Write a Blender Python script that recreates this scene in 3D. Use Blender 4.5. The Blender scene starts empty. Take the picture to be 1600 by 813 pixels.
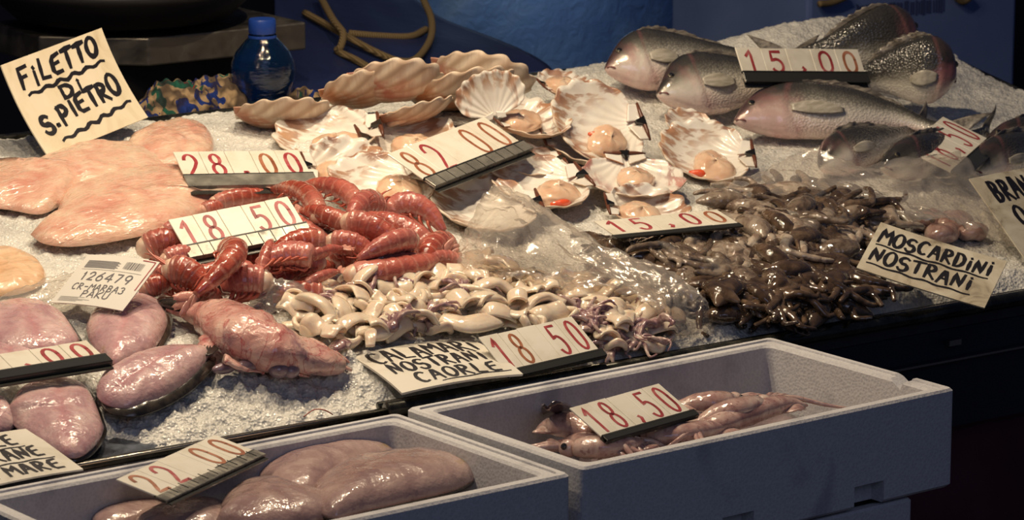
import bpy, math, random
import numpy as np
from mathutils import Vector, Matrix, noise

scene = bpy.context.scene
COL = scene.collection

# ------------------------------------------------------------------ camera
CAM = Vector((-2.3621, -3.5822, 1.9302))
YAW, PITCH = math.radians(35.376), math.radians(12.409)
FPX = 5600.0
RGT = Vector((math.cos(YAW), -math.sin(YAW), 0))
FWD = (Vector((math.sin(YAW), math.cos(YAW), 0)) * math.cos(PITCH) - Vector((0, 0, math.sin(PITCH)))).normalized()
UPV = RGT.cross(FWD).normalized()
cd = bpy.data.cameras.new('camera')
cam = bpy.data.objects.new('camera', cd)
COL.objects.link(cam)
cam.matrix_world = Matrix(((RGT.x, UPV.x, -FWD.x, CAM.x), (RGT.y, UPV.y, -FWD.y, CAM.y), (RGT.z, UPV.z, -FWD.z, CAM.z), (0, 0, 0, 1)))
cd.sensor_fit = 'HORIZONTAL'
cd.sensor_width = 36
cd.lens = 36 * FPX / 1600
cd.clip_start, cd.clip_end = .05, 60
cd.dof.use_dof = True
cd.dof.focus_distance = 4.62
cd.dof.aperture_fstop = 14
scene.camera = cam

# ------------------------------------------------------------------ light
scene.view_settings.view_transform = 'Standard'
scene.view_settings.look = 'None'
scene.view_settings.gamma = 1
scene.view_settings.exposure = 0
scene.view_settings.use_curve_mapping = False
w = bpy.data.worlds.new('world')
scene.world = w
w.use_nodes = True
w.node_tree.nodes['Background'].inputs[0].default_value = (.30, .36, .62, 1)
w.node_tree.nodes['Background'].inputs[1].default_value = .085


def lamp(name, loc, target, power, size, col, spread=180):
    l = bpy.data.lights.new(name, 'AREA')
    l.shape = 'DISK'
    l.size = size
    l.energy = power
    l.color = col
    l.spread = math.radians(spread)
    o = bpy.data.objects.new(name, l)
    o.location = loc
    o.rotation_euler = (Vector(target) - Vector(loc)).to_track_quat('-Z', 'Y').to_euler()
    COL.objects.link(o)
    return o


WARM = (1, .80, .55)
lamp('stall_lamp_light', (-.70, .22, 2.12), (-.15, .20, .85), 5.0, .035, WARM)
lamp('stall_lamp_light', (-.40, .42, 2.16), (-.05, .25, .85), 5.0, .035, WARM)
lamp('stall_lamp_light', (-.06, .26, 2.18), (.05, .30, .85), 5.5, .035, WARM)
lamp('stall_lamp_light', (.20, .62, 2.22), (.15, .40, .85), 6.0, .035, WARM)
lamp('stall_lamp_light', (.52, .40, 2.20), (.48, .60, .9), 10, .035, WARM)
lamp('evening_sky_light', (-1.5, -4.2, 3.2), (.1, .2, .8), 13, 2.5, (.55, .65, 1))
lamp('sheet_fill_light', (1.62, 1.84, 1.50), (1.85, 2.3, .98), 1.1, .3, (.75, .84, 1), 75)  # added fill lamp that brightens the plastic sheet behind the counter

# ------------------------------------------------------------------ helpers
TH = .1859
CT, ST = math.cos(TH), math.sin(TH)
NRM = Vector((0, -ST, CT))          # normal of the sloping counter top
VDIR = Vector((0, CT, ST))          # up the slope
UDIR = Vector((1, 0, 0))


def T(u, v, h=0.0):
    return Vector((u, v * CT - h * ST, .8 + v * ST + h * CT))


def UV(p):
    d = p - Vector((0, 0, .8))
    return d.x, d.dot(VDIR), d.dot(NRM)


def ray(px, py):
    return (FWD * FPX + RGT * (px - 800) + UPV * (406.5 - py)).normalized()


def on_plane(px, py, pt, n):
    d = ray(px, py)
    return CAM + d * ((pt - CAM).dot(n) / d.dot(n))


def at_z(px, py, z):
    return on_plane(px, py, Vector((0, 0, z)), Vector((0, 0, 1)))


def at_y(px, py, y):
    return on_plane(px, py, Vector((0, y, 0)), Vector((0, 1, 0)))


def pix(p):
    d = p - CAM
    f = d.dot(FWD)
    return 800 + FPX * d.dot(RGT) / f, 406.5 - FPX * d.dot(UPV) / f


MOUNDS = []          # (u, v, ru, rv, h) bumps of the ice bed


def uv_of(px, py, h=0.0):
    p = on_plane(px, py, T(0, 0, h), NRM)
    return UV(p)[:2]


def ice_h(u, v):
    h = .012
    for (a, b, ru, rv, hh) in MOUNDS:
        d = ((u - a) / ru) ** 2 + ((v - b) / rv) ** 2
        h += hh * math.exp(-d)
    # the bed thins out to the bare tray along the front left edge
    k_ = max(0, min(1, (u + .42) / .16))
    e0 = .075 - .072 * k_ + .02 * max(0, min(1, (u - .55) / .1))
    e1 = e0 + .06 + .085 * k_ * max(0, min(1, (.02 - u) / .06)) - .02 * max(0, min(1, (u - .02) / .06))
    t = max(0, min(1, (v - e0) / (e1 - e0)))
    h = h * t - .020 * (1 - t) ** 1.6 * (1 - .45 * k_)
    h *= 1 if h < 0 else max(0, min(1, (1.04 - v) / .09)) ** .6
    return h


def hit(px, py, lift=0.0):
    h = lift
    p = None
    for _ in range(14):
        p = on_plane(px, py, T(0, 0, h), NRM)
        u, v, _x = UV(p)
        h += .6 * (max(0, ice_h(u, v)) + lift - h)
    return on_plane(px, py, T(0, 0, h), NRM)


def mound(px, py, ru, rv, h):
    u, v = uv_of(px, py, h * .7)
    MOUNDS.append((u, v, ru, rv, h))


# bed of ice: heap at the back right under the breams, low swells elsewhere
mound(470, 400, .16, .12, .022)
mound(1210, 410, .18, .11, .012)
mound(760, 480, .20, .09, .012)
mound(700, 205, .28, .14, .030)
mound(1270, 60, .20, .16, .060)
mound(1010, 110, .16, .12, .020)
mound(420, 585, .12, .05, .014)


# ---- materials
def mat(name, col=(.5, .5, .5), rough=.5, metal=0.0, spec=.5, coat=0.0, sss=0.0, sssr=(1, .4, .25), trans=0.0, ior=1.45, emit=None):
    m = bpy.data.materials.new(name)
    m.use_nodes = True
    b = m.node_tree.nodes['Principled BSDF']
    b.inputs['Base Color'].default_value = (*col, 1)
    b.inputs['Roughness'].default_value = rough
    b.inputs['Metallic'].default_value = metal
    b.inputs['Specular IOR Level'].default_value = spec
    b.inputs['Coat Weight'].default_value = coat
    b.inputs['Coat Roughness'].default_value = .06
    b.inputs['Subsurface Weight'].default_value = sss
    b.inputs['Subsurface Radius'].default_value = sssr
    b.inputs['Subsurface Scale'].default_value = .006
    b.inputs['Transmission Weight'].default_value = trans
    b.inputs['IOR'].default_value = ior
    return m


class NT:
    """small node-graph helper"""

    def __init__(s, m):
        s.m, s.t = m, m.node_tree
        s.b = s.t.nodes['Principled BSDF']

    def n(s, typ, **kw):
        x = s.t.nodes.new(typ)
        for k, v in kw.items():
            setattr(x, k, v)
        return x

    def l(s, a, b):
        s.t.links.new(a, b)

    def coord(s, kind='Object', scale=(1, 1, 1)):
        c = s.n('ShaderNodeTexCoord')
        mp = s.n('ShaderNodeMapping')
        mp.inputs['Scale'].default_value = scale
        s.l(c.outputs[kind], mp.inputs[0])
        return mp.outputs[0]

    def noise(s, scale, detail=4, vec=None, dist=0.0, rough=.55):
        x = s.n('ShaderNodeTexNoise')
        x.inputs['Scale'].default_value = scale
        x.inputs['Detail'].default_value = detail
        x.inputs['Roughness'].default_value = rough
        x.inputs['Distortion'].default_value = dist
        if vec is not None:
            s.l(vec, x.inputs['Vector'])
        return x.outputs['Fac']

    def vor(s, scale, vec=None, feature='F1', out='Distance'):
        x = s.n('ShaderNodeTexVoronoi', feature=feature)
        x.inputs['Scale'].default_value = scale
        if vec is not None:
            s.l(vec, x.inputs['Vector'])
        return x.outputs[out]

    def attr(s, name):
        return s.n('ShaderNodeAttribute', attribute_name=name).outputs['Fac']

    def ramp(s, fac, stops, interp='LINEAR'):
        r = s.n('ShaderNodeValToRGB')
        r.color_ramp.interpolation = interp
        e = r.color_ramp.elements
        while len(e) > 1:
            e.remove(e[-1])
        e[0].position, e[0].color = stops[0][0], (*stops[0][1], 1)
        for p, c in stops[1:]:
            k = e.new(p)
            k.color = (*c, 1)
        s.l(fac, r.inputs[0])
        return r.outputs[0]

    def ramp1(s, fac, stops):
        return s.ramp(fac, [(p, (v, v, v)) for p, v in stops])

    def mix(s, fac, a, b, blend='MIX'):
        x = s.n('ShaderNodeMix', data_type='RGBA', blend_type=blend)
        for sock, val in ((x.inputs[0], fac), (x.inputs[6], a), (x.inputs[7], b)):
            if hasattr(val, 'is_output'):
                s.l(val, sock)
            elif isinstance(val, tuple):
                sock.default_value = (*val, 1)
            else:
                sock.default_value = val
        return x.outputs[2]

    def math(s, op, a, b=0.0):
        x = s.n('ShaderNodeMath', operation=op)
        for sock, val in ((x.inputs[0], a), (x.inputs[1], b)):
            if hasattr(val, 'is_output'):
                s.l(val, sock)
            else:
                sock.default_value = val
        return x.outputs[0]

    def col(s, c):
        s.l(c, s.b.inputs['Base Color'])

    def rough(s, c):
        s.l(c, s.b.inputs['Roughness'])

    def bump(s, h, strength=.3, dist=.002):
        x = s.n('ShaderNodeBump')
        x.inputs['Strength'].default_value = strength
        x.inputs['Distance'].default_value = dist
        s.l(h, x.inputs['Height'])
        s.l(x.outputs[0], s.b.inputs['Normal'])
        s.l(x.outputs[0], s.b.inputs['Coat Normal'])

    def random(s):
        return s.n('ShaderNodeObjectInfo').outputs['Random']


# ---- meshes
class MB:
    """collects faces for ONE mesh, with float attributes per vertex"""

    def __init__(s):
        s.v, s.f, s.a, s.b, s.mi = [], [], [], [], []
        s.cur = 0

    def add(s, p, a=0.0, b=0.0):
        s.v.append(tuple(p))
        s.a.append(a)
        s.b.append(b)
        return len(s.v) - 1

    def face(s, *idx):
        s.f.append(idx)
        s.mi.append(s.cur)

    def box(s, c, size, rot=None):
        hx, hy, hz = [x / 2 for x in size]
        k = []
        for dx, dy, dz in ((-1, -1, -1), (1, -1, -1), (1, 1, -1), (-1, 1, -1), (-1, -1, 1), (1, -1, 1), (1, 1, 1), (-1, 1, 1)):
            p = Vector((dx * hx, dy * hy, dz * hz))
            if rot is not None:
                p = rot @ p
            k.append(s.add(Vector(c) + p))
        for q in ((0, 3, 2, 1), (4, 5, 6, 7), (0, 1, 5, 4), (1, 2, 6, 5), (2, 3, 7, 6), (3, 0, 4, 7)):
            s.face(*[k[i] for i in q])

    def hexa(s, p):
        """box from 8 corners: bottom ring then top ring, both counter-clockwise seen from above"""
        k = [s.add(x) for x in p]
        for q in ((0, 3, 2, 1), (4, 5, 6, 7), (0, 1, 5, 4), (1, 2, 6, 5), (2, 3, 7, 6), (3, 0, 4, 7)):
            s.face(*[k[i] for i in q])

    def tube(s, pts, rad, n=10, up=Vector((0, 0, 1)), cap=True, flat=1.0, a0=0.0, a1=1.0, bump=None):
        """swept tube; rad a number or list; flat squashes across 'up'"""
        pts = [Vector(p) for p in pts]
        m = len(pts)
        rings = []
        for i, p in enumerate(pts):
            d = (pts[min(i + 1, m - 1)] - pts[max(i - 1, 0)])
            d = d.normalized() if d.length > 1e-9 else Vector((1, 0, 0))
            sd = d.cross(up)
            if sd.length < 1e-4:
                sd = d.cross(Vector((.3, 1, .2)))
            sd.normalize()
            q = sd.cross(d).normalized()
            r = rad[i] if isinstance(rad, (list, tuple)) else rad
            ring = []
            for k in range(n):
                t = 2 * math.pi * k / n
                ring.append(s.add(p + sd * (r * math.sin(t)) + q * (r * flat * math.cos(t)), a0 + (a1 - a0) * i / max(1, m - 1), math.cos(t)))
            rings.append(ring)
        for i in range(m - 1):
            for k in range(n):
                s.face(rings[i][k], rings[i][(k + 1) % n], rings[i + 1][(k + 1) % n], rings[i + 1][k])
        if cap:
            s.face(*rings[0][::-1])
            s.face(*rings[-1])
        return rings

    def ball(s, c, r, n=10, m=8, sc=(1, 1, 1), a=0.0, fr=None):
        c = Vector(c)
        fr = fr or Matrix.Identity(3)
        rings = []
        for i in range(1, m):
            ph = math.pi * i / m
            rings.append([s.add(c + fr @ Vector((r * sc[0] * math.sin(ph) * math.cos(2 * math.pi * k / n), r * sc[1] * math.sin(ph) * math.sin(2 * math.pi * k / n), r * sc[2] * math.cos(ph))), a, math.cos(ph)) for k in range(n)])
        t = s.add(c + fr @ Vector((0, 0, r * sc[2])), a, 1)
        b = s.add(c - fr @ Vector((0, 0, r * sc[2])), a, -1)
        for k in range(n):
            s.face(t, rings[0][k], rings[0][(k + 1) % n])
            s.face(b, rings[-1][(k + 1) % n], rings[-1][k])
        for i in range(len(rings) - 1):
            for k in range(n):
                s.face(rings[i][k], rings[i + 1][k], rings[i + 1][(k + 1) % n], rings[i][(k + 1) % n])

    def lathe(s, prof, c, n=32, ax=Vector((0, 0, 1))):
        c = Vector(c)
        e1 = ax.orthogonal().normalized()
        e2 = ax.cross(e1)
        rings = [[s.add(c + ax * z + (e1 * math.cos(2 * math.pi * k / n) + e2 * math.sin(2 * math.pi * k / n)) * max(r, 1e-5)) for k in range(n)] for r, z in prof]
        for i in range(len(rings) - 1):
            for k in range(n):
                s.face(rings[i][k], rings[i][(k + 1) % n], rings[i + 1][(k + 1) % n], rings[i + 1][k])

    def grid(s, P, nu, nv, thick=None, a=None, b=None):
        """P(s,t)->point on a grid; with thick(N) a closed sheet"""
        pts = [[Vector(P(i / nu, j / nv)) for i in range(nu + 1)] for j in range(nv + 1)]
        A = lambda i, j: a(i / nu, j / nv) if a else 0.0
        B = lambda i, j: b(i / nu, j / nv) if b else 0.0
        top = [[s.add(pts[j][i], A(i, j), B(i, j)) for i in range(nu + 1)] for j in range(nv + 1)]
        for j in range(nv):
            for i in range(nu):
                s.face(top[j][i], top[j][i + 1], top[j + 1][i + 1], top[j + 1][i])
        if thick:
            bot = []
            for j in range(nv + 1):
                row = []
                for i in range(nu + 1):
                    du = pts[j][min(i + 1, nu)] - pts[j][max(i - 1, 0)]
                    dv = pts[min(j + 1, nv)][i] - pts[max(j - 1, 0)][i]
                    nn = du.cross(dv)
                    nn = nn.normalized() if nn.length > 1e-12 else Vector((0, 0, 1))
                    row.append(s.add(pts[j][i] - nn * thick, A(i, j), B(i, j)))
                bot.append(row)
            for j in range(nv):
                for i in range(nu):
                    s.face(bot[j][i], bot[j + 1][i], bot[j + 1][i + 1], bot[j][i + 1])
            for i in range(nu):
                s.face(top[0][i + 1], top[0][i], bot[0][i], bot[0][i + 1])
                s.face(top[nv][i], top[nv][i + 1], bot[nv][i + 1], bot[nv][i])
            for j in range(nv):
                s.face(top[j][0], top[j + 1][0], bot[j + 1][0], bot[j][0])
                s.face(top[j + 1][nu], top[j][nu], bot[j][nu], bot[j + 1][nu])
        return top

    def mesh(s, name, mats, smooth=True, origin=None):
        me = bpy.data.meshes.new(name)
        if origin is not None:
            o = Vector(origin)
            vs = [(x - o.x, y - o.y, z - o.z) for x, y, z in s.v]
        else:
            vs = s.v
        me.from_pydata(vs, [], s.f)
        for m in (mats if isinstance(mats, (list, tuple)) else [mats]):
            me.materials.append(m)
        if any(s.mi):
            me.polygons.foreach_set('material_index', s.mi)
        for nm, arr in (('along', s.a), ('dors', s.b)):
            at = me.attributes.new(nm, 'FLOAT', 'POINT')
            at.data.foreach_set('value', arr)
        me.polygons.foreach_set('use_smooth', [smooth] * len(me.polygons))
        me.update()
        return me

    def obj(s, name, mats, parent=None, smooth=True, origin=None, sharp=None):
        """link as one object; world-space verts; parent's location is the origin for parts"""
        if parent is not None:
            origin = parent.matrix_basis.translation if origin is None else origin
        me = s.mesh(name, mats, smooth, origin)
        if sharp and smooth:
            try:
                me.set_sharp_from_angle(angle=math.radians(sharp))
            except Exception:
                pass
        o = bpy.data.objects.new(name, me)
        COL.objects.link(o)
        if parent is not None:
            o.parent = parent
            po = Vector((0, 0, 0))
            o.location = Vector(origin) - world_loc(parent)
        elif origin is not None:
            o.location = origin
        return o


def world_loc(o):
    p = Vector(o.location)
    while o.parent:
        o = o.parent
        p += Vector(o.location)
    return p


def part(mb, name, m, parent, **k):
    return mb.obj(name, m, parent, origin=world_loc(parent), **k)


def tag(o, label, cat, group=None, kind=None):
    o['label'] = label
    o['category'] = cat
    if group:
        o['group'] = group
    if kind:
        o['kind'] = kind
    return o


def thing(name, loc, label, cat, group=None):
    o = bpy.data.objects.new(name, None)
    o.empty_display_size = .02
    COL.objects.link(o)
    o.location = loc
    return tag(o, label, cat, group)


def bevel(o, w=.002, seg=2):
    m = o.modifiers.new('bevel', 'BEVEL')
    m.width, m.segments, m.limit_method, m.angle_limit = w, seg, 'ANGLE', math.radians(40)
    return o


def bez(pts, n=16):
    """smooth curve through points (Catmull-Rom)"""
    pts = [Vector(p) for p in pts]
    if len(pts) == 2:
        return [pts[0].lerp(pts[1], i / n) for i in range(n + 1)]
    P = [pts[0] * 2 - pts[1]] + pts + [pts[-1] * 2 - pts[-2]]
    out = []
    segs = len(pts) - 1
    for i in range(n + 1):
        x = i / n * segs
        k = min(int(x), segs - 1)
        t = x - k
        a, b, c, d = P[k], P[k + 1], P[k + 2], P[k + 3]
        out.append(.5 * ((2 * b) + (c - a) * t + (2 * a - 5 * b + 4 * c - d) * t * t + (3 * b - a - 3 * c + d) * t ** 3))
    return out


def lerp_tab(tab, t):
    for (a, x), (b, y) in zip(tab, tab[1:]):
        if t <= b:
            k = (t - a) / (b - a) if b > a else 0
            k = max(0, min(1, k))
            return x + (y - x) * k
    return tab[-1][1]


def nz(p, s=1.0):
    return noise.noise(Vector(p) * s)

# ================================================================== setting
M = {}
M['floor'] = mat('wet_paving', (.05, .045, .045), .35)
k = NT(M['floor'])
k.col(k.ramp(k.noise(6, 6, k.coord()), [(.3, (.03, .028, .03)), (.7, (.075, .07, .068))]))
M['night'] = mat('dark_wall', (.010, .012, .028), .8)
k = NT(M['night'])
k.col(k.ramp(k.noise(1.5, 3, k.coord()), [(.35, (.006, .007, .018)), (.7, (.016, .018, .036))]))


def struct(mb, name, m):
    o = mb.obj(name, m, smooth=False)
    o['kind'] = 'structure'
    return o


mb = MB()
mb.box((.6, 0, -.03), (9, 9, .06))
struct(mb, 'floor', M['floor'])
mb = MB()
mb.box((1.0, 4.2, 1.6), (9, .1, 3.3))
struct(mb, 'wall_back', M['night'])

# ------------------------------------------------------------------ display counter
M['rim'] = mat('dark_rim', (.022, .022, .020), .22, metal=.6, coat=.4)
k = NT(M['rim'])
k.rough(k.ramp1(k.noise(60, 4, k.coord()), [(.35, .12), (.7, .42)]))
k.col(k.ramp(k.noise(40, 5, k.coord()), [(.4, (.016, .016, .014)), (.62, (.06, .058, .045)), (.75, (.12, .115, .09))]))
M['tray'] = mat('tray_steel', (.10, .115, .15), .3, metal=.85)
k = NT(M['tray'])
k.rough(k.ramp1(k.noise(40, 4, k.coord()), [(.3, .16), (.7, .45)]))
k.bump(k.noise(90, 3, k.coord()), .12, .002)
M['steel'] = mat('bright_steel', (.55, .52, .45), .22, metal=1)
M['navy'] = mat('navy_panel', (.010, .012, .022), .5)
M['maroon'] = mat('maroon_panel', (.030, .006, .014), .7)
k = NT(M['maroon'])
k.col(k.ramp(k.noise(5, 4, k.coord()), [(.35, (.055, .010, .020)), (.7, (.095, .018, .035))]))

UL, UR, VB = -1.15, 1.685, 1.01
counter = thing('display_counter', (.27, .5, 0), 'long sloping fishmonger display counter with dark rim and dark panelled front', 'counter')
mb = MB()
for (ua, ub) in ((UL, -.004), (.004, UR)):
    p = [T(ua, .0, -.03), T(ub, .0, -.03), T(ub, VB, -.03), T(ua, VB, -.03), T(ua, .0, -.012), T(ub, .0, -.012), T(ub, VB, -.012), T(ua, VB, -.012)]
    mb.hexa(p)
part(mb, 'tray', M['tray'], counter, smooth=False)


def rail(name, a, b, r, m, n=14, end=True):
    mb = MB()
    mb.tube([a, a.lerp(b, .33), a.lerp(b, .66), b], r, n, up=NRM)
    return part(mb, name, m, counter)


# thin lip of the left tray, thick rounded rail of the right tray
rail('tray_lip', T(UL, -.002, -.004), T(-.012, -.002, -.004), .006, M['rim'])
rail('lip_edge', T(UL, -.007, .001), T(-.012, -.007, .001), .0022, M['steel'])
rail('front_rail', T(-.012, -.006, .000), T(UR, -.006, .000), .011, M['rim'])
rail('front_rail', T(-.012, .014, -.002), T(UR, .014, -.002), .005, M['rim'])
rail('side_rail', T(UR, -.006, 0), T(UR, VB, 0), .012, M['rim'])
rail('rear_rail', T(UL, VB, 0), T(UR, VB, 0), .010, M['rim'])
mb = MB()
yb = VB * CT
mb.hexa([Vector((UL, .0, .63)), Vector((UR, .0, .63)), Vector((UR, yb, .63)), Vector((UL, yb, .63)), T(UL, .0, -.031), T(UR, .0, -.031), T(UR, VB, -.031), T(UL, VB, -.031)])
part(mb, 'front_panel', M['navy'], counter, smooth=False)
mb = MB()
mb.box(((UL + UR) / 2, -.004, .728), (UR - UL, .008, .003))
part(mb, 'trim_strip', M['steel'], counter, smooth=False)
mb = MB()
mb.box(((UL + UR) / 2, yb / 2 + .02, .315), (UR - UL - .06, yb - .04, .63))
part(mb, 'skirting', M['maroon'], counter, smooth=False)
mb = MB()
mb.box(((UL + UR) / 2, yb + .15, .885), (UR - UL, .26, .03))
part(mb, 'rear_ledge', M['navy'], counter, smooth=False)
mb = MB()
mb.box(((UL + UR) / 2, yb + .15, .435), (UR - UL - .1, .2, .87))
part(mb, 'ledge_base', M['navy'], counter, smooth=False)
mb = MB()
c0 = at_y(1490, 535, -.006)
mb.box(c0, (.022, .008, .008))
o = part(mb, 'clip', M['steel'], counter, smooth=False)

# ------------------------------------------------------------------ crushed ice
M['ice'] = mat('crushed_ice', (.72, .73, .70), .22, spec=.6, sss=.25, sssr=(.8, .9, 1))
k = NT(M['ice'])
vc = k.coord()
k.col(k.ramp(k.noise(9, 6, vc), [(.28, (.46, .455, .43)), (.5, (.66, .65, .61)), (.75, (.80, .78, .72))]))
k.rough(k.ramp1(k.noise(160, 3, vc), [(.35, .08), (.65, .5)]))
k.bump(k.vor(230, vc), .55, .004)


def vnoise(X, Y, seed):
    xi, yi = np.floor(X).astype(int), np.floor(Y).astype(int)
    fx, fy = X - xi, Y - yi
    fx, fy = fx * fx * (3 - 2 * fx), fy * fy * (3 - 2 * fy)

    def r(a, b):
        h = np.sin(a * 127.1 + b * 311.7 + seed * 74.7) * 43758.5453
        return h - np.floor(h)
    return (r(xi, yi) * (1 - fx) + r(xi + 1, yi) * fx) * (1 - fy) + (r(xi, yi + 1) * (1 - fx) + r(xi + 1, yi + 1) * fx) * fy


def worley(X, Y, seed):
    xi, yi = np.floor(X).astype(int), np.floor(Y).astype(int)
    d = np.full(X.shape, 9.0)
    val = np.zeros(X.shape)
    for a in (-1, 0, 1):
        for b in (-1, 0, 1):
            cx, cy = xi + a, yi + b
            h1 = np.sin(cx * 127.1 + cy * 311.7 + seed) * 43758.5453
            h2 = np.sin(cx * 269.5 + cy * 183.3 + seed) * 43758.5453
            h1, h2 = h1 - np.floor(h1), h2 - np.floor(h2)
            dd = (cx + h1 - X) ** 2 + (cy + h2 - Y) ** 2
            m = dd < d
            d = np.where(m, dd, d)
            val = np.where(m, (h1 * 7.3 + h2 * 3.1) % 1.0, val)
    return np.sqrt(d), val


NU, NV = 760, 330
us = np.linspace(UL + .01, UR - .01, NU)
vs_ = np.linspace(.006, VB - .006, NV)
UU, VV = np.meshgrid(us, vs_)
base = np.array([[ice_h(float(u), float(v)) for u in us] for v in vs_])
d1, c1 = worley(UU / .013, VV / .013, 3.0)
d2, c2 = worley(UU / .0065, VV / .0065, 8.0)
grain = (c1 - .5) * .007 + (.5 - d1) * .004 + (c2 - .5) * .0035
swell = (vnoise(UU / .09, VV / .09, 1) - .5) * .014 + (vnoise(UU / .035, VV / .035, 2) - .5) * .007
fine = np.clip((.35 - np.abs(UU + .13)) * 6, .25, 1) * np.clip((.30 - VV) * 8, .3, 1)
H = base + swell * .6 + grain * (.45 + .75 * fine)
mb = MB()
vid = np.arange(NU * NV).reshape(NV, NU)
P = np.stack([UU, VV * CT - H * ST, .8 + VV * ST + H * CT], -1).reshape(-1, 3)
mb.v = [tuple(p) for p in P]
mb.a = [0.0] * len(mb.v)
mb.b = [0.0] * len(mb.v)
q = np.stack([vid[:-1, :-1], vid[:-1, 1:], vid[1:, 1:], vid[1:, :-1]], -1).reshape(-1, 4)
mb.f = [tuple(int(x) for x in r) for r in q]
mb.mi = [0] * len(mb.f)
ice = mb.obj('crushed_ice', M['ice'])
tag(ice, 'bed of crushed ice spread over the sloping counter under the seafood', 'ice', kind='stuff')

# ------------------------------------------------------------------ polystyrene crates
M['foam'] = mat('polystyrene', (.66, .65, .66), .75, spec=.25)
k = NT(M['foam'])
vc = k.coord()
dirt = k.ramp1(k.noise(14, 6, vc, dist=.6), [(.56, 0), (.74, .55)])
cc = k.mix(dirt, k.ramp(k.vor(260, vc), [(0, (.50, .495, .51)), (.8, (.60, .59, .60))]), (.33, .32, .34))
smear = k.ramp1(k.noise(7, 3, k.coord(scale=(1, 1, .45)), dist=1.0), [(.62, 0), (.72, .6)])
k.col(k.mix(smear, cc, (.30, .30, .33)))
k.bump(k.vor(260, vc), .35, .0012)


def crate(loc, yaw, L, S, Hh, label, notches=(), nick=False, wall=.024, group='stacked polystyrene fish crates'):
    t = thing('fish_crate', loc, label, 'crate', group)
    R = Matrix.Rotation(yaw, 3, 'Z')
    W = lambda x, y, z: Vector(loc) + R @ Vector((x, y, z))
    # loc = back left corner of the rim, at rim height; x to the right, -y to the front
    mb = MB()
    nseg = 30

    def outer(i, z):
        pass
    # walls as outline rings: outer/inner at several heights
    def ring(ins, z, rad):
        pts = []
        x0, x1, y0, y1 = ins, L - ins, -S + ins, -ins
        for cx, cy, a0 in ((x0 + rad, y0 + rad, math.pi), (x1 - rad, y0 + rad, 1.5 * math.pi), (x1 - rad, y1 - rad, 0), (x0 + rad, y1 - rad, .5 * math.pi)):
            for j in range(5):
                a = a0 + j / 4 * math.pi / 2
                pts.append(W(cx + rad * math.cos(a), cy + rad * math.sin(a), z))
        return [mb.add(p) for p in pts]
    rings = [ring(.004, -Hh, .008), ring(.0, -Hh + .004, .008), ring(0, -.003, .008), ring(.003, 0, .007), ring(.010, 0, .008), ring(.0105, -.0025, .008), ring(wall - .003, -.0025, .012), ring(wall, -.006, .012), ring(wall + .007, -Hh + .022, .02), ring(wall + .02, -Hh + .014, .02)]
    n = len(rings[0])
    for a, b in zip(rings, rings[1:]):
        for i in range(n):
            mb.face(a[i], a[(i + 1) % n], b[(i + 1) % n], b[i])
    mb.face(*rings[0][::-1])
    mb.face(*rings[-1])
    body = part(mb, 'crate_body', M['foam'], t, sharp=35)
    # cut handle notches and the broken nick with booleans, applied to the mesh
    cutters = []
    for x in notches:
        c = MB()
        c.box(W(x, -S, -Hh + .004), (.05, .045, .05), R)
        cutters.append(c)
    if nick:
        c = MB()
        rr = Matrix.Rotation(.5, 3, 'X')
        c.box(W(L - .006, -S + .085, .012), (.09, .045, .034), R @ rr)
        cutters.append(c)
    for c in cutters:
        co = c.obj('cutter', M['foam'], smooth=False)
        md = body.modifiers.new('cut', 'BOOLEAN')
        md.object, md.operation, md.solver = co, 'DIFFERENCE', 'EXACT'
        bpy.context.view_layer.update()
        ev = body.evaluated_get(bpy.context.evaluated_depsgraph_get())
        nm = bpy.data.meshes.new_from_object(ev)
        body.modifiers.clear()
        body.data = nm
        bpy.data.objects.remove(co)
    body['look'] = 'moulded'
    return t, W


ZR = .8105
CY = .0458
p_a = Vector((-.010, -.0440, ZR))
crate_r, WR = crate(p_a, CY, .60, .345, .128, 'white polystyrene crate of whole squid, right of the two open crates', notches=(.24, .455), nick=True)
p_b = Vector((-.618, -.0300 - .0285, ZR - .006))
crate_l, WL = crate(p_b, CY * .75, .60, .345, .128, 'white polystyrene crate of pale flatfish, left of the two open crates', notches=(.14, .45))
crate_u, WU = crate(p_a + Vector((-.05, -.004, -.132)), CY, .585, .34, .125, 'white polystyrene crate mostly hidden underneath the crate of squid', notches=(.45,))
crate_v, WV = crate(p_b + Vector((-.0, -.004, -.132)), CY * .75, .56, .34, .125, 'white polystyrene crate hidden underneath the crate of pale flatfish')
M['wood'] = mat('dark_wood', (.03, .022, .018), .7)
k = NT(M['wood'])
k.col(k.ramp(k.noise(12, 5, k.coord(scale=(1, 8, 8))), [(.3, (.02, .014, .012)), (.7, (.05, .036, .028))]))
bench = thing('trestle_bench', (0, -.23, 0), 'low dark wooden bench carrying the stacked polystyrene crates', 'bench')
mb = MB()
mb.box((-.05, -.215, .53), (1.26, .35, .025))
bevel(part(mb, 'bench_top', M['wood'], bench, smooth=False), .004)
for x in (-.58, .48):
    for y in (-.36, -.07):
        mb = MB()
        mb.box((x, y, .2585), (.05, .05, .517))
        part(mb, 'leg', M['wood'], bench, smooth=False)

# ================================================================== writing
def arc(cx, cy, rx, ry, a0, a1, n=10):
    return [(cx + rx * math.cos(math.radians(a0 + (a1 - a0) * i / n)), cy + ry * math.sin(math.radians(a0 + (a1 - a0) * i / n))) for i in range(n + 1)]


def pill(cx, cy, rx, ry, n=8):
    # tall oval with straight sides
    r = rx
    return arc(cx, cy + ry - r, r, r, 0, 180, n) + arc(cx, cy - ry + r, r, r, 180, 360, n) + [(cx + r, cy + ry - r)]


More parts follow.
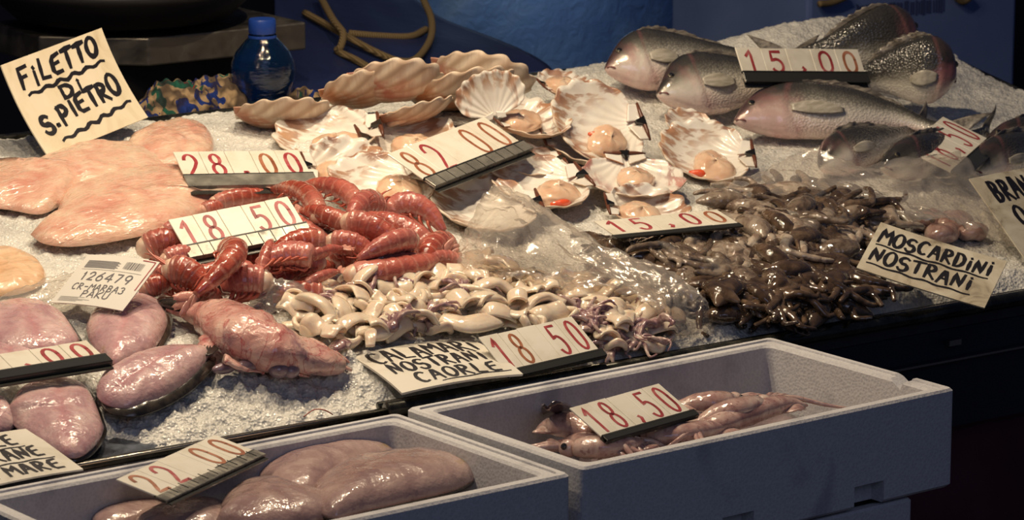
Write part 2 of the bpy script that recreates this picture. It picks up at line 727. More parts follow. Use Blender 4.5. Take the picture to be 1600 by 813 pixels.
G = {
    '0': [pill(.5, .5, .34, .46)],
    '1': [[(.22, .72), (.52, .96), (.52, .04)]],
    '2': [arc(.5, .68, .34, .28, 170, -20, 12) + [(.62, .38), (.18, .05), (.88, .05)]],
    '5': [[(.82, .95), (.26, .95), (.22, .54)] + arc(.48, .33, .34, .29, 120, -150, 14)],
    '7': [[(.14, .95), (.84, .95), (.42, .04)]],
    '8': [arc(.5, .74, .27, .22, -90, 270, 16), arc(.5, .28, .33, .25, 90, 450, 16)],
    '.': [arc(.5, .14, .05, .05, 0, 360, 6)],
    ',': [[(.50, .24), (.60, .18), (.44, .02)]],
    ' ': [],
    # hand-lettered capitals
    'A': [[(.02, 0), (.42, 1), (.52, .98), (.92, 0)], [(.2, .38), (.8, .36)]],
    'B': [[(.12, 0), (.1, 1)], [(.1, .98)] + arc(.3, .76, .42, .23, 80, -80, 8) + [(.2, .52)] + arc(.32, .27, .5, .26, 80, -90, 8) + [(.1, .01)]],
    'C': [arc(.55, .5, .48, .5, 50, 300, 14)],
    'D': [[(.1, .98), (.14, 0)], [(.02, .97)] + arc(.3, .5, .6, .48, 80, -80, 12) + [(.1, .02)]],
    'E': [[(.9, 1), (.3, .9), (.12, .7), (.1, .2), (.3, .02), (.9, .04)], [(.12, .5), (.75, .56)]],
    'F': [[(.12, 0), (.16, .55), (.1, .96), (.9, 1)], [(.16, .52), (.72, .55)]],
    'G': [arc(.55, .5, .48, .5, 50, 320, 14) + [(.9, .45), (.55, .45)]],
    'I': [[(.5, .98), (.5, .02)]],
    'i': [[(.5, .72), (.52, 0)], [(.46, .98), (.54, .92)]],
    'L': [[(.2, 1), (.14, .06), (.85, .02)]],
    'M': [[(.0, 0), (.12, .98), (.5, .45), (.86, 1), (1.0, 0)]],
    'N': [[(.06, 0), (.14, .96), (.78, .06), (.9, 1)]],
    'O': [arc(.5, .5, .46, .5, 95, 450, 18)],
    'P': [[(.12, 0), (.14, 1)], [(.02, .92)] + arc(.32, .74, .5, .26, 90, -90, 10) + [(.14, .46)]],
    'R': [[(.1, 0), (.14, 1)], [(.02, .94)] + arc(.34, .76, .42, .23, 90, -90, 8) + [(.16, .5), (.9, 0)]],
    'S': [arc(.52, .75, .4, .25, 40, 250, 10) + arc(.5, .26, .42, .27, 70, -160, 10)],
    'T': [[(.48, .96), (.5, 0)], [(-.02, .92), (1.02, 1)]],
    'K': [[(.1, 0), (.1, 1)], [(.9, 1), (.12, .5), (.9, 0)]],
    'U': [[(.08, 1), (.1, .3)] + arc(.5, .28, .4, .28, 180, 360, 8) + [(.92, 1)]],
    '3': [arc(.45, .74, .36, .25, 150, -80, 10) + arc(.45, .26, .4, .27, 80, -150, 10)],
    '4': [[(.7, 0), (.7, 1), (.06, .3), (.96, .3)]],
    '6': [[(.75, .97), (.25, .55)] + arc(.5, .29, .36, .29, 160, -200, 14)],
    '9': [arc(.5, .7, .36, .29, 0, 360, 14), [(.86, .7), (.6, .02)]],
    '-': [[(.2, .5), (.8, .5)]],
    '~': [],
}


def ribbon(mb, path, wid, F, lift, taper=True, th=.0004):
    """flat ink stroke: path in card coords -> F(x,y,lift)"""
    # densify
    pts = []
    for (x0, y0), (x1, y1) in zip(path, path[1:]):
        L = math.hypot(x1 - x0, y1 - y0)
        m = max(1, int(L / (wid * 1.3)))
        for j in range(m):
            pts.append((x0 + (x1 - x0) * j / m, y0 + (y1 - y0) * j / m))
    pts.append(path[-1])
    n = len(pts)
    Lr, Rr = [], []
    for i, (x, y) in enumerate(pts):
        ax, ay = pts[max(0, i - 1)]
        bx, by = pts[min(n - 1, i + 1)]
        dx, dy = bx - ax, by - ay
        q = math.hypot(dx, dy) or 1
        nx, ny = -dy / q, dx / q
        w = wid * .5
        if taper:
            e = min(i, n - 1 - i) / max(1, n - 1)
            w *= .72 + .5 * min(1, e * 4) * (.75 + .25 * math.sin(i * 1.7 + x * 40))
        ext = 0
        if i == 0:
            x, y = x - dx / q * wid * .3, y - dy / q * wid * .3
        if i == n - 1:
            x, y = x + dx / q * wid * .3, y + dy / q * wid * .3
        Lr.append(mb.add(F(x + nx * w, y + ny * w, lift)))
        Rr.append(mb.add(F(x - nx * w, y - ny * w, lift)))
    for i in range(n - 1):
        mb.face(Rr[i], Rr[i + 1], Lr[i + 1], Lr[i])


def text(mb, s, x, y, h, wr, F, wid, lift, gap=.28, taper=True, slant=0.0, jit=0.0, rise=0.0, seed=1, x1=None):
    rnd = random.Random(seed)
    if x1 is not None:       # stretch the lettering to end at x1
        tot = sum(h * (.55 if c in 'Ii.,1' else 1.12 if c == 'M' else .5 if c == ' ' else 1) + h * gap for c in s) - h * gap
        wr = (x1 - x) / tot
    cx = x
    for ch in s:
        cw = h * wr * (.55 if ch in 'Ii.,1' else 1.12 if ch == 'M' else .5 if ch == ' ' else 1)
        jy, js = rnd.uniform(-jit, jit) * h, 1 + rnd.uniform(-jit, jit)
        for st in G[ch]:
            p = [(cx + cw * a + slant * h * b, y + rise * (cx - x) + jy + h * js * b) for a, b in st]
            if len(p) > 1:
                ribbon(mb, p, wid, F, lift, taper)
        cx += cw + h * wr * gap
    return cx


def wavy(mb, x0, x1, y, amp, F, wid, lift, n=26, rise=0.0, waves=5.5, seed=0):
    p = []
    for i in range(n + 1):
        t = i / n
        p.append((x0 + (x1 - x0) * t, y + rise * t + amp * math.sin(t * waves * 2 * math.pi + seed) * (1 - .2 * math.sin(9 * t))))
    ribbon(mb, p, wid, F, lift)


# ---- plates and cards as true rectangles fitted to where they stand
def rect(BL, BR, TL, hl, hr, absolute=False, pick=0, want=None):
    if want is not None:
        best = None
        for i in range(-50, 51):
            try:
                r = rect(BL, BR, TL, hl, hr + i * .0012, absolute, pick)
            except Exception:
                continue
            if r[4] < math.radians(8) or r[4] > math.radians(75):
                continue
            e = abs(r[2].length - want) + abs(i) * .0002
            if best is None or e < best[0]:
                best = (e, r)
        if best:
            print('WANT', BL, best[0], best[1][1].length, best[1][2].length, math.degrees(best[1][4]))
            return best[1]
        print('WANT none', BL)
    """BL, BR lie at heights hl, hr over the ice; returns origin, W vector, U vector of the rectangle"""
    P0 = hit(*BL, hl) if not absolute else at_z(*BL, hl)
    P1 = hit(*BR, hr) if not absolute else at_z(*BR, hr)
    W = P1 - P0
    wn = W.normalized()
    n1 = Vector((0, 0, 1)).cross(wn).normalized()      # level, away from the front
    n2 = wn.cross(n1).normalized()
    d = ray(*TL)
    best = []
    prev = None
    N = 720
    for i in range(1, N):
        ps = math.pi * i / N - .35
        u = n1 * math.cos(ps) + n2 * math.sin(ps)
        nn = wn.cross(u)
        den = d.dot(nn)
        if abs(den) < 1e-6:
            continue
        X = CAM + d * ((P0 - CAM).dot(nn) / den)
        e = (X - P0).dot(wn)
        hh = (X - P0).dot(u)
        if prev is not None and prev * e < 0 and abs(prev - e) < .05 and hh > .02:
            best.append((abs(e), ps, u, hh))
        prev = e
    if not best:
        # nothing exact: lean at 50 degrees
        u = n1 * math.cos(.9) + n2 * math.sin(.9)
        nn = wn.cross(u)
        X = CAM + d * ((P0 - CAM).dot(nn) / d.dot(nn))
        return P0, W, u * (X - P0).dot(u), u.cross(wn) * -1, 9.9
    best.sort(key=lambda q: q[3])
    b = best[min(pick, len(best) - 1)]
    return P0, W, b[2] * b[3], wn.cross(b[2]).normalized(), b[1]


M['tile'] = mat('ivory_plastic', (.78, .74, .64), .38, coat=.25)
k = NT(M['tile'])
k.col(k.ramp(k.noise(30, 5, k.coord()), [(.3, (.66, .61, .50)), (.55, (.77, .73, .63)), (.8, (.80, .77, .68))]))
M['red'] = mat('red_ink', (.30, .03, .03), .45)
k = NT(M['red'])
k.col(k.ramp(k.noise(45, 2, k.coord()), [(.3, (.22, .02, .025)), (.55, (.38, .05, .06)), (.8, (.50, .20, .19))]))
M['brownred'] = mat('brown_red_ink', (.30, .1, .05), .45)
k = NT(M['brownred'])
k.col(k.ramp(k.noise(45, 2, k.coord()), [(.3, (.20, .05, .02)), (.55, (.36, .13, .06)), (.8, (.55, .28, .20))]))
M['holder'] = mat('price_holder', (.42, .40, .35), .30, metal=.45)
k = NT(M['holder'])
k.rough(k.ramp1(k.noise(50, 4, k.coord()), [(.3, .16), (.7, .5)]))
k.col(k.ramp(k.noise(35, 4, k.coord()), [(.3, (.20, .19, .165)), (.6, (.30, .285, .245)), (.8, (.42, .40, .35))]))
M['darkholder'] = mat('dark_holder', (.05, .05, .045), .25, metal=.4, coat=.4)
M['black'] = mat('black_gap', (.012, .012, .012), .5)


def price_tag(digits, BL, BR, TL, hl, hr, label, strip=.26, under=False, dark=False, cols=None, z=None, notch=True, pick=0, slip=0, hz=1.0):
    P0, W, U, N, _ps = rect(BL, BR, TL, hl if z is None else z[0], hr if z is None else z[1], z is not None, pick)
    if N.dot(CAM - P0) < 0:
        N = -N
    wl, ul = W.length, U.length
    wn, un = W / wl, U / ul
    t = thing('price_tag', P0 + W * .5, label, 'price tag', 'price tags with red numerals')
    n = len(digits)
    rnd = random.Random(int(BL[0] * 7 + BL[1]))
    y0 = -.2 * ul * 0
    for i, ch in enumerate(digits):
        off = rnd.uniform(-.004, .010) * 1 if slip == 0 else slip * (i % 2)
        x0, x1 = wl * i / n + .0003, wl * (i + 1) / n - .0003
        sl = rnd.uniform(0, .02) * ul
        dz = rnd.uniform(0, .0006)
        c = P0 + wn * ((x0 + x1) / 2) + un * (ul / 2 + sl) + N * (.0012 + dz)
        R = Matrix((wn, un, N)).transposed()
        mb = MB()
        mb.box(c, (x1 - x0, ul, .0024), R)
        tl = part(mb, 'digit_tile', M['tile'], t, smooth=False)
        bevel(tl, .0005, 1)
        if ch.strip():
            y_lo = strip * ul * 1.02 if not under else .10 * ul
            hh = (ul * .93 - y_lo)
            F = lambda x, y, l: P0 + wn * (x0 + (x1 - x0) * (.17 + .66 * x)) + un * (y_lo + hh * y + sl) + N * (.0024 + dz + l)
            mb = MB()
            sx = (x1 - x0) * .66
            for st in G[ch]:
                # stroke in metric card space
                p = [(a * sx, b * hh) for a, b in st]
                F2 = lambda x, y, l: F(x / sx, y / hh, l)
                wdt = min(.0052, .145 * (x1 - x0))
                if ch in '.,':
                    wdt *= 1.15
                ribbon(mb, p, wdt, F2, .0003, taper=False)
            m = M['brownred'] if (cols and cols[i] == 'b') else M['red']
            part(mb, 'numeral', m, tl)
    # holder strip along the foot
    R = Matrix((wn, un, N)).transposed()
    m = M['darkholder'] if dark else M['holder']
    mb = MB()
    e = .004
    ys = (strip * ul * .5) if not under else -strip * ul * .5
    hs = strip * ul
    mb.box(P0 + W * .5 + un * ys + N * .0055 * hz, (wl + e, hs, .0022), R)
    mb.box(P0 + W * .5 + un * (ys - hs * .5 + .001) + N * .003 * hz, (wl + e, .002, .007 * hz), R)
    st = part(mb, 'metal_holder', m, t, smooth=False)
    bevel(st, .0006, 1)
    mb = MB()
    mb.box(P0 + W * .5 + un * (ys + hs * .5 + .0012) + N * .0042 * hz, (wl + e, .0026, .0046 * hz), R)
    if notch:
        for i in range(1, 2 * n):
            mb.box(P0 + wn * (wl * i / (2 * n)) + un * ys + N * .0068, (.0008, hs * .96, .0008), R)
    part(mb, 'holder_slot', M['black'], t, smooth=False)
    # back leaf of the holder that stands in the ice
    mb = MB()
    mb.box(P0 + W * .5 + un * (hs * .1) - N * .0012, (wl, hs * .9, .0018), R)
    part(mb, 'back_leaf', M['darkholder'], t, smooth=False)
    return t


price_tag('28.00', (296, 297), (496, 293), (270, 241), .036, .036, 'ivory price tag reading 28.00 lying across the pale fillets', strip=.30, cols='rrrbr', notch=False)
price_tag('18 50', (298, 408), (487, 371), (262, 346), .040, .046, 'ivory price tag reading 18 50 stuck among the red shrimps', strip=.28, cols='rrrrr')
price_tag('82 00', (680, 296), (831, 237), (604, 243), .050, .055, 'tilted ivory price tag reading 82 00 among the open scallops', strip=.22, cols='brrbb')
price_tag('15,00', (1164, 131), (1356, 132), (1147, 76), .085, .065, 'ivory price tag reading 15,00 resting on the sea breams', strip=.28, dark=True, cols='rrrrb', notch=False)
price_tag('18,50', (1487, 272), (1545, 220), (1414, 236), .035, .045, 'ivory price tag reading 18,50 tilted over the sea bass heads', strip=.30, under=True, dark=True, notch=False)
price_tag('15,00', (959, 370), (1153, 351), (928, 349), .052, .054, 'ivory price tag reading 15,00 lying flat behind the baby octopuses', hz=.3, strip=.22, under=True, dark=True, notch=False, cols='rrrrb')
price_tag('18 50', (792, 586), (938, 552), (747, 530), .020, .022, 'ivory price tag reading 18 50 at the front edge of the cut calamari', strip=.16, under=True, dark=True, cols='rbrrr', notch=False)
price_tag('17,00', (-60, 609), (174, 571), (-96, 572), .030, .038, 'ivory price tag ending in 7,00 laid over the skinned flatfish', strip=.28, dark=True, notch=False)
price_tag('22 00', (262, 786), (414, 714), (181, 753), 0, 0, 'yellowed price tag reading 22 00 leaning inside the flatfish crate', hz=.4, strip=.22, z=(.797, .797), cols='brrbb')
price_tag('18,50', (942, 688), (1082, 648), (889, 641), 0, 0, 'shiny price tag reading 18,50 lying on the whole squid in the right crate', strip=.14, under=True, dark=True, z=(.792, .797), notch=False)

# ------------------------------------------------------------------ hand-lettered cards
M['card'] = mat('yellowed_card', (.72, .64, .47), .5, coat=.2)
k = NT(M['card'])
k.col(k.ramp(k.noise(22, 6, k.coord(scale=(1, 1, .4)), dist=.8), [(.25, (.55, .46, .30)), (.45, (.70, .62, .45)), (.7, (.76, .69, .54))]))
M['cardw'] = mat('white_card', (.70, .66, .58), .5, coat=.2)
k = NT(M['cardw'])
k.col(k.ramp(k.noise(20, 6, k.coord(), dist=.6), [(.25, (.52, .47, .38)), (.5, (.70, .66, .57)), (.75, (.74, .71, .63))]))
M['wetcard'] = mat('stained_card', (.6, .55, .43), .45, coat=.3)
k = NT(M['wetcard'])
k.col(k.ramp(k.noise(18, 7, k.coord(), dist=1.2), [(.30, (.16, .12, .08)), (.42, (.48, .42, .31)), (.6, (.63, .58, .46)), (.8, (.68, .64, .52))]))
M['ink'] = mat('black_marker', (.012, .011, .016), .4)
M['grey_ink'] = mat('grey_print', (.16, .15, .16), .6)
M['label'] = mat('paper_label', (.72, .69, .63), .6)


def card(name, BL, BR, TL, hl, hr, label, m, bow=0.0, bow2=0.0, thick=.0022, pick=0, writer=None, cat='sign', group=None, ink='ink', want=None):
    P0, W, U, N, _ps = rect(BL, BR, TL, hl, hr, False, pick, want)
    if N.dot(CAM - P0) < 0:
        N = -N
    wl, ul = W.length, U.length
    wn, un = W / wl, U / ul

    def F(x, y, l=0.0):
        s, t = x / wl, y / ul
        z = bow * 4 * s * (1 - s) + bow2 * 4 * t * (1 - t)
        return P0 + wn * x + un * y + N * (z + l)
    t = thing(name, P0 + W * .5, label, cat, group)
    mb = MB()
    mb.grid(lambda s, q: F(s * wl, q * ul, thick), 14, 14, thick)
    part(mb, 'card', m, t, sharp=40)
    mb = MB()
    writer(mb, wl, ul, F, thick + .0004)
    part(mb, 'lettering', M[ink], t)
    return t, F, wl, ul


def wr_filetto(mb, W, H, F, l):
    text(mb, 'FiLETTO', W * .10, H * .70, H * .19, .62, F, .0076, l, gap=.25, slant=.10, jit=.07, rise=.07, seed=2, x1=W * .88)
    wavy(mb, W * .13, W * .90, H * .635, .0024, F, .0056, l, rise=H * .055)
    text(mb, 'Di', W * .40, H * .48, H * .13, .85, F, .0068, l, slant=.05, seed=3, x1=W * .62)
    text(mb, 'S.PiETRO', W * .10, H * .22, H * .20, .56, F, .0076, l, gap=.2, jit=.1, rise=.12, seed=4, x1=W * .92)
    wavy(mb, W * .20, W * .94, H * .10, .0024, F, .0056, l, rise=H * .12)


card('handwritten_sign', (75, 247), (230, 184), (0, 103), .012, .026, 'yellowed card hand-lettered FILETTO DI S. PIETRO standing behind the pale fillets', M['card'], bow2=-.007, writer=wr_filetto, group='hand-lettered fish name cards')


def wr_calamari(mb, W, H, F, l):
    text(mb, 'CALAMARi', W * .07, H * .62, H * .29, .36, F, .0052, l, gap=.2, jit=.06, seed=5, x1=W * .93)
    text(mb, 'NOSTRANi', W * .10, H * .35, H * .22, .44, F, .0050, l, gap=.28, jit=.08, rise=.02, seed=6, x1=W * .88)
    text(mb, 'CAORLE', W * .20, H * .10, H * .20, .58, F, .0048, l, gap=.3, jit=.05, rise=.02, seed=7, x1=W * .88)
    wavy(mb, W * .36, W * .94, H * .06, .0008, F, .0022, l, rise=H * .03, waves=2)


card('handwritten_sign', (628, 618), (817, 588), (546, 560), .020, .024, 'cream card hand-lettered CALAMARI NOSTRANI CAORLE at the front edge of the counter', M['cardw'], bow=.004, bow2=.004, thick=.003, writer=wr_calamari, group='hand-lettered fish name cards')


def wr_mosc(mb, W, H, F, l):
    text(mb, 'MOSCARDiNi', W * .05, H * .63, H * .26, .42, F, .0052, l, gap=.22, jit=.07, seed=8, x1=W * .93)
    wavy(mb, W * .05, W * .92, H * .56, .0012, F, .0034, l, waves=4)
    text(mb, 'NOSTRANi', W * .05, H * .24, H * .26, .50, F, .0052, l, gap=.24, jit=.08, seed=9, x1=W * .84)
    wavy(mb, W * .05, W * .85, H * .16, .0012, F, .0034, l, waves=4)


card('handwritten_sign', (1338, 420), (1538, 483), (1376, 349), .040, .016, 'stained card hand-lettered MOSCARDINI NOSTRANI at the right front of the counter', M['wetcard'], bow=-.002, want=.10, writer=wr_mosc, group='hand-lettered fish name cards')


def wr_bran(mb, W, H, F, l):
    text(mb, 'BRANCiNO', W * .09, H * .68, H * .24, .40, F, .0070, l, jit=.05, seed=10)
    text(mb, 'O PESCA', W * .14, H * .38, H * .22, .5, F, .0070, l, seed=11)
    text(mb, 'C', W * .26, H * .08, H * .24, .5, F, .0070, l, seed=12)


card('handwritten_sign', (1602, 408), (1800, 368), (1513, 281), .016, .016, 'card with black capitals beginning BRA cut off by the right edge', M['wetcard'], bow=.002, writer=wr_bran, group='hand-lettered fish name cards')


def wr_left(mb, W, H, F, l):
    text(mb, 'SOGLiOLE', W * .10, H * .70, H * .22, .40, F, .0052, l, gap=.3, seed=13, x1=W * .80)
    wavy(mb, W * .3, W * .82, H * .64, .0008, F, .0028, l, waves=3)
    text(mb, 'NOSTRANE', W * .10, H * .40, H * .22, .44, F, .0052, l, gap=.25, seed=14, x1=W * .88)
    wavy(mb, W * .3, W * .92, H * .33, .0008, F, .0028, l, waves=3)
    text(mb, 'DA MARE', W * .20, H * .09, H * .20, .46, F, .0052, l, gap=.3, seed=15, x1=W * .90)


card('handwritten_sign', (-75, 778), (130, 736), (-160, 712), .014, .014, 'card with black capitals ending ARE in the lower left corner of the stall', M['cardw'], bow=.003, writer=wr_left, group='hand-lettered fish name cards')


def wr_label(mb, W, H, F, l):
    text(mb, '126479', W * .16, H * .48, H * .17, .72, F, .0022, l, gap=.22, taper=False)
    text(mb, 'CR-MARBA3', W * .14, H * .29, H * .12, .66, F, .0017, l, gap=.2, taper=False)
    text(mb, 'PAKU', W * .34, H * .15, H * .12, .8, F, .0017, l, gap=.2, taper=False)
    for i in range(7):      # blurred print block
        ribbon(mb, [(W * .09, H * (.74 + .022 * i)), (W * (.52 + .03 * (i % 2)), H * (.74 + .022 * i))], .0010, F, l, taper=False)
    x = W * .62
    rnd = random.Random(4)
    while x < W * .86:       # bar code
        wd = rnd.choice((.0005, .0009, .0014))
        ribbon(mb, [(x, H * .76), (x, H * .90)], wd, F, l, taper=False)
        x += wd + rnd.choice((.0007, .0012))
    for i in range(5):
        ribbon(mb, [(W * .08, H * (.05 + .02 * i)), (W * (.34 + .08 * (i % 3)), H * (.05 + .02 * i))], .0005, F, l, taper=False)
    ribbon(mb, [(W * .08, H * .70), (W * .9, H * .70)], .0005, F, l, taper=False)


lb, F, wl, ul = card('product_label', (79, 474), (192, 487), (138, 399), .020, .020, 'white printed label with bar code reading 126479 between the shrimps and the flatfish', M['label'], bow=.003, thick=.0012, want=.095, writer=wr_label, cat='label', ink='grey_ink')
mb = MB()
ribbon(mb, [(wl * .80, ul * .97), (wl * .965, ul * .97), (wl * .965, ul * .40)], .0014, F, .0017, taper=False)
part(mb, 'red_print', M['red'], lb)

# ================================================================== fish flesh
def fit_outline(pxs, lift):
    return [hit(x, y, lift) for x, y in pxs]


def slab(mb, pxs, lift, thick, n=72, rings=14, sharp=2.4, wob=.0015, seed=0, lo=None, ridge=0.0, planar=True):
    """rounded flat body with an outline traced on the ice; domed top, flat underside"""
    C = fit_outline(pxs, lift)
    C = bez(C + [C[0]], n)[:-1]
    uvh = [UV(p) for p in C]
    u0 = sum(x[0] for x in uvh) / n
    v0 = sum(x[1] for x in uvh) / n
    h0 = sum(x[2] for x in uvh) / n
    # principal direction for the ridge along the backbone
    cxx = sum((x[0] - u0) ** 2 for x in uvh)
    cyy = sum((x[1] - v0) ** 2 for x in uvh)
    cxy = sum((x[0] - u0) * (x[1] - v0) for x in uvh)
    ang = .5 * math.atan2(2 * cxy, cxx - cyy)
    ca, sa = math.cos(ang), math.sin(ang)
    ext = max(abs((x[0] - u0) * ca + (x[1] - v0) * sa) for x in uvh) or .1
    wid = max(abs(-(x[0] - u0) * sa + (x[1] - v0) * ca) for x in uvh) or .1
    top, bot = [], []
    for r in range(rings + 1):
        s = 1 - r / rings
        sr = s
        tr, br = [], []
        for (u, v, h) in uvh:
            uu, vv = u0 + (u - u0) * sr, v0 + (v - v0) * sr
            hb = h0 + (h - h0) * sr
            dome = (1 - sr ** sharp) ** .6
            al = ((uu - u0) * ca + (vv - v0) * sa) / ext
            ac = (-(uu - u0) * sa + (vv - v0) * ca) / wid
            dz = thick * dome + wob * nz((uu * 38 + seed * 7, vv * 38, seed)) * min(1, (1 - sr) * 6) + wob * .5 * nz((uu * 110 + seed, vv * 110, seed * 3)) * min(1, (1 - sr) * 6)
            if ridge:
                dz -= ridge * thick * math.exp(-(ac / .07) ** 2) * dome
            p = T(uu, vv, hb + dz)
            tr.append(mb.add(p, al * .5 + .5, ac))
            if r <= 2:
                br.append(mb.add(T(uu, vv, hb - .0015 - .003 * (1 - sr)), al * .5 + .5, ac))
        top.append(tr)
        if br:
            bot.append(br)
    for a, b in zip(top, top[1:]):
        for i in range(n):
            mb.face(a[i], a[(i + 1) % n], b[(i + 1) % n], b[i])
    for a, b in zip(bot, bot[1:]):
        for i in range(n):
            mb.face(a[(i + 1) % n], a[i], b[i], b[(i + 1) % n])
    for i in range(n):
        mb.face(top[0][(i + 1) % n], top[0][i], bot[0][i], bot[0][(i + 1) % n])
    mb.face(*bot[-1][::-1])
    return T(u0, v0, h0)


M['fillet'] = mat('white_fish_flesh', (.80, .52, .42), .25, coat=.5, sss=.3, sssr=(1, .45, .3))
k = NT(M['fillet'])
vc = k.coord()
c1_ = k.ramp(k.noise(16, 5, vc, dist=.8), [(.28, (.56, .24, .18)), (.45, (.68, .40, .30)), (.62, (.73, .51, .38)), (.8, (.76, .60, .47))])
lines = k.ramp1(k.noise(1, 3, k.coord(scale=(26, 110, 60)), dist=.4), [(.52, 0), (.66, .35)])
blood = k.ramp1(k.noise(9, 4, vc, dist=1.2), [(.64, 0), (.78, .7)])
k.col(k.mix(blood, k.mix(lines, c1_, (.80, .66, .55)), (.50, .12, .11)))
k.rough(k.ramp1(k.noise(70, 4, vc), [(.35, .10), (.7, .36)]))
k.bump(k.noise(1, 2, k.coord(scale=(60, 190, 130)), dist=.6), .6, .0030)
M['fillet_y'] = mat('yellowish_fish_flesh', (.76, .5, .3), .25, coat=.4, sss=.3, sssr=(1, .5, .3))
k = NT(M['fillet_y'])
k.col(k.ramp(k.noise(1, 4, k.coord(scale=(20, 90, 60)), dist=.6), [(.3, (.62, .36, .20)), (.6, (.78, .55, .36)), (.8, (.80, .64, .47))]))
k.bump(k.noise(1, 4, k.coord(scale=(40, 150, 90))), .25, .002)


def fillet(pxs, lift, th, label, m='fillet', seed=0):
    mb = MB()
    c = slab(mb, pxs, lift, th * 1.3, seed=seed, sharp=2.6, wob=.0040)
    o = mb.obj('fish_fillet', M[m], origin=c)
    return tag(o, label, 'fish fillet', 'pale fish fillets on the ice')


fillet([(205, 212), (240, 197), (290, 190), (322, 200), (334, 222), (325, 243), (280, 262), (225, 258), (196, 236)], .014, .014, 'pale pink fillet farthest back, tucked beside the FILETTO card', seed=1)
fillet([(-60, 262), (0, 275), (40, 262), (90, 243), (140, 228), (200, 226), (250, 238), (268, 262), (250, 285), (180, 300), (120, 306), (92, 322), (60, 334), (10, 326), (-60, 318)], .010, .020, 'large pale pink fillet lying below the FILETTO card, cut by the left edge', seed=2)
fillet([(48, 366), (60, 352), (85, 338), (95, 312), (105, 295), (150, 282), (200, 268), (255, 262), (320, 266), (420, 280), (470, 300), (440, 318), (340, 322), (280, 352), (200, 372), (120, 384), (70, 380)], .014, .020, 'long pale fillet with a pointed tail lying in front, under the 28.00 tag', seed=3)
fillet([(-60, 396), (0, 388), (40, 396), (66, 416), (70, 440), (40, 456), (0, 462), (-60, 462)], .006, .012, 'yellowish fillet at the left edge beside the printed label', 'fillet_y', seed=4)

# ------------------------------------------------------------------ skinned flatfish
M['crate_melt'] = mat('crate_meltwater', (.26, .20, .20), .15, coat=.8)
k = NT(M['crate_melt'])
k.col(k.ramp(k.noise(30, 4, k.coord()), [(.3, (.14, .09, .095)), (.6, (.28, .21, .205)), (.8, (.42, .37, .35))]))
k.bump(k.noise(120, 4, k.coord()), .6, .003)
M['flat'] = mat('skinned_flatfish', (.62, .40, .38), .25, coat=.6, sss=.25, sssr=(1, .45, .35))
k = NT(M['flat'])
vc = k.coord()
c1_ = k.ramp(k.noise(20, 5, vc, dist=.5), [(.28, (.40, .22, .25)), (.48, (.54, .34, .35)), (.66, (.64, .46, .44)), (.85, (.70, .55, .49))])
al, ac = k.attr('along'), k.attr('dors')
band = k.ramp1(k.math('ABSOLUTE', ac), [(0, .55), (.10, .25), (.22, 0)])
edge = k.ramp1(k.math('ABSOLUTE', ac), [(.62, 0), (.95, .45)])
spots = k.ramp1(k.noise(42, 2, vc), [(.70, 0), (.76, .55)])
cc = k.mix(k.math('MULTIPLY', band, k.ramp1(k.noise(14, 3, vc), [(.3, .3), (.7, 1)])), c1_, (.52, .18, .21))
cc = k.mix(edge, cc, (.50, .27, .24))
k.col(k.mix(spots, cc, (.42, .28, .16)))
k.rough(k.ramp1(k.noise(60, 5, vc), [(.38, .09), (.62, .45)]))
k.bump(k.noise(105, 2, vc), .55, .0030)
M['darkskin'] = mat('dark_fish_skin', (.030, .024, .020), .22, coat=.6)
k = NT(M['darkskin'])
k.col(k.ramp(k.noise(60, 5, k.coord()), [(.35, (.014, .012, .011)), (.7, (.07, .055, .042))]))
k.bump(k.noise(150, 4, k.coord()), .3, .001)


def flatfish(pxs, lift, th, label, seed, skin=None, tail=None, group='skinned flatfish on the ice', absolute=None):
    mb = MB()
    c = slab(mb, pxs, lift, th, seed=seed, sharp=3.0, wob=.0018, ridge=.05)
    t = thing('flatfish', c, label, 'flatfish', group)
    part(mb, 'body', M['flat'], t)
    mb = MB()
    dx, dy, gr = skin or (3, 4, 1.03)
    cx = sum(p[0] for p in pxs) / len(pxs)
    cy = sum(p[1] for p in pxs) / len(pxs)
    slab(mb, [(cx + (x - cx) * gr + dx, cy + (y - cy) * gr + dy) for x, y in pxs], max(.0005, lift - .006), .007, n=60, rings=6, seed=seed + 3, sharp=5)
    part(mb, 'dark_skin_edge', M['darkskin'], t)
    if tail:
        mb = MB()
        a, b, spread = tail
        pa, pb = hit(*a, lift + .004), hit(*b, lift + .008)
        d = (pb - pa).normalized()
        s = d.cross(NRM).normalized()
        L = (pb - pa).length
        mb.grid(lambda x, y: pa + d * (L * x * (1 + .12 * math.cos((y - .5) * 9))) + s * ((y - .5) * spread * (.25 + .75 * x ** .7)) + NRM * (.0012 * math.sin(y * 40)), 8, 14, .0012)
        part(mb, 'tail_fin', M['darkskin'], t)
    return t


flatfish([(-30, 545), (-12, 528), (20, 530), (48, 545), (70, 560), (40, 580), (0, 585), (-30, 575)], .006, .012, 'small skinned flatfish half under the tag ending in 7,00', 11)
flatfish([(-46, 500), (-20, 482), (20, 471), (62, 474), (95, 490), (115, 515), (124, 536), (98, 548), (50, 552), (5, 545), (-35, 525)], .012, .017, 'pinkish skinned flatfish at the left edge above the tag ending in 7,00', 12)
flatfish([(134, 512), (142, 492), (165, 476), (196, 465), (228, 464), (254, 478), (262, 502), (252, 528), (236, 548), (205, 560), (178, 568), (156, 552), (140, 532)], .014, .020, 'plump pinkish skinned flatfish below the printed label', 13, skin=(7, 5, 1.02))
flatfish([(150, 606), (158, 590), (182, 574), (214, 558), (250, 549), (290, 544), (320, 545), (327, 553), (316, 572), (292, 596), (262, 616), (232, 630), (205, 637), (172, 634), (154, 622)], .022, .020, 'pinkish skinned flatfish with a black underside and a dark tail pointing right', 14, skin=(8, 12, 1.03), tail=((322, 556), (336, 528), .035))
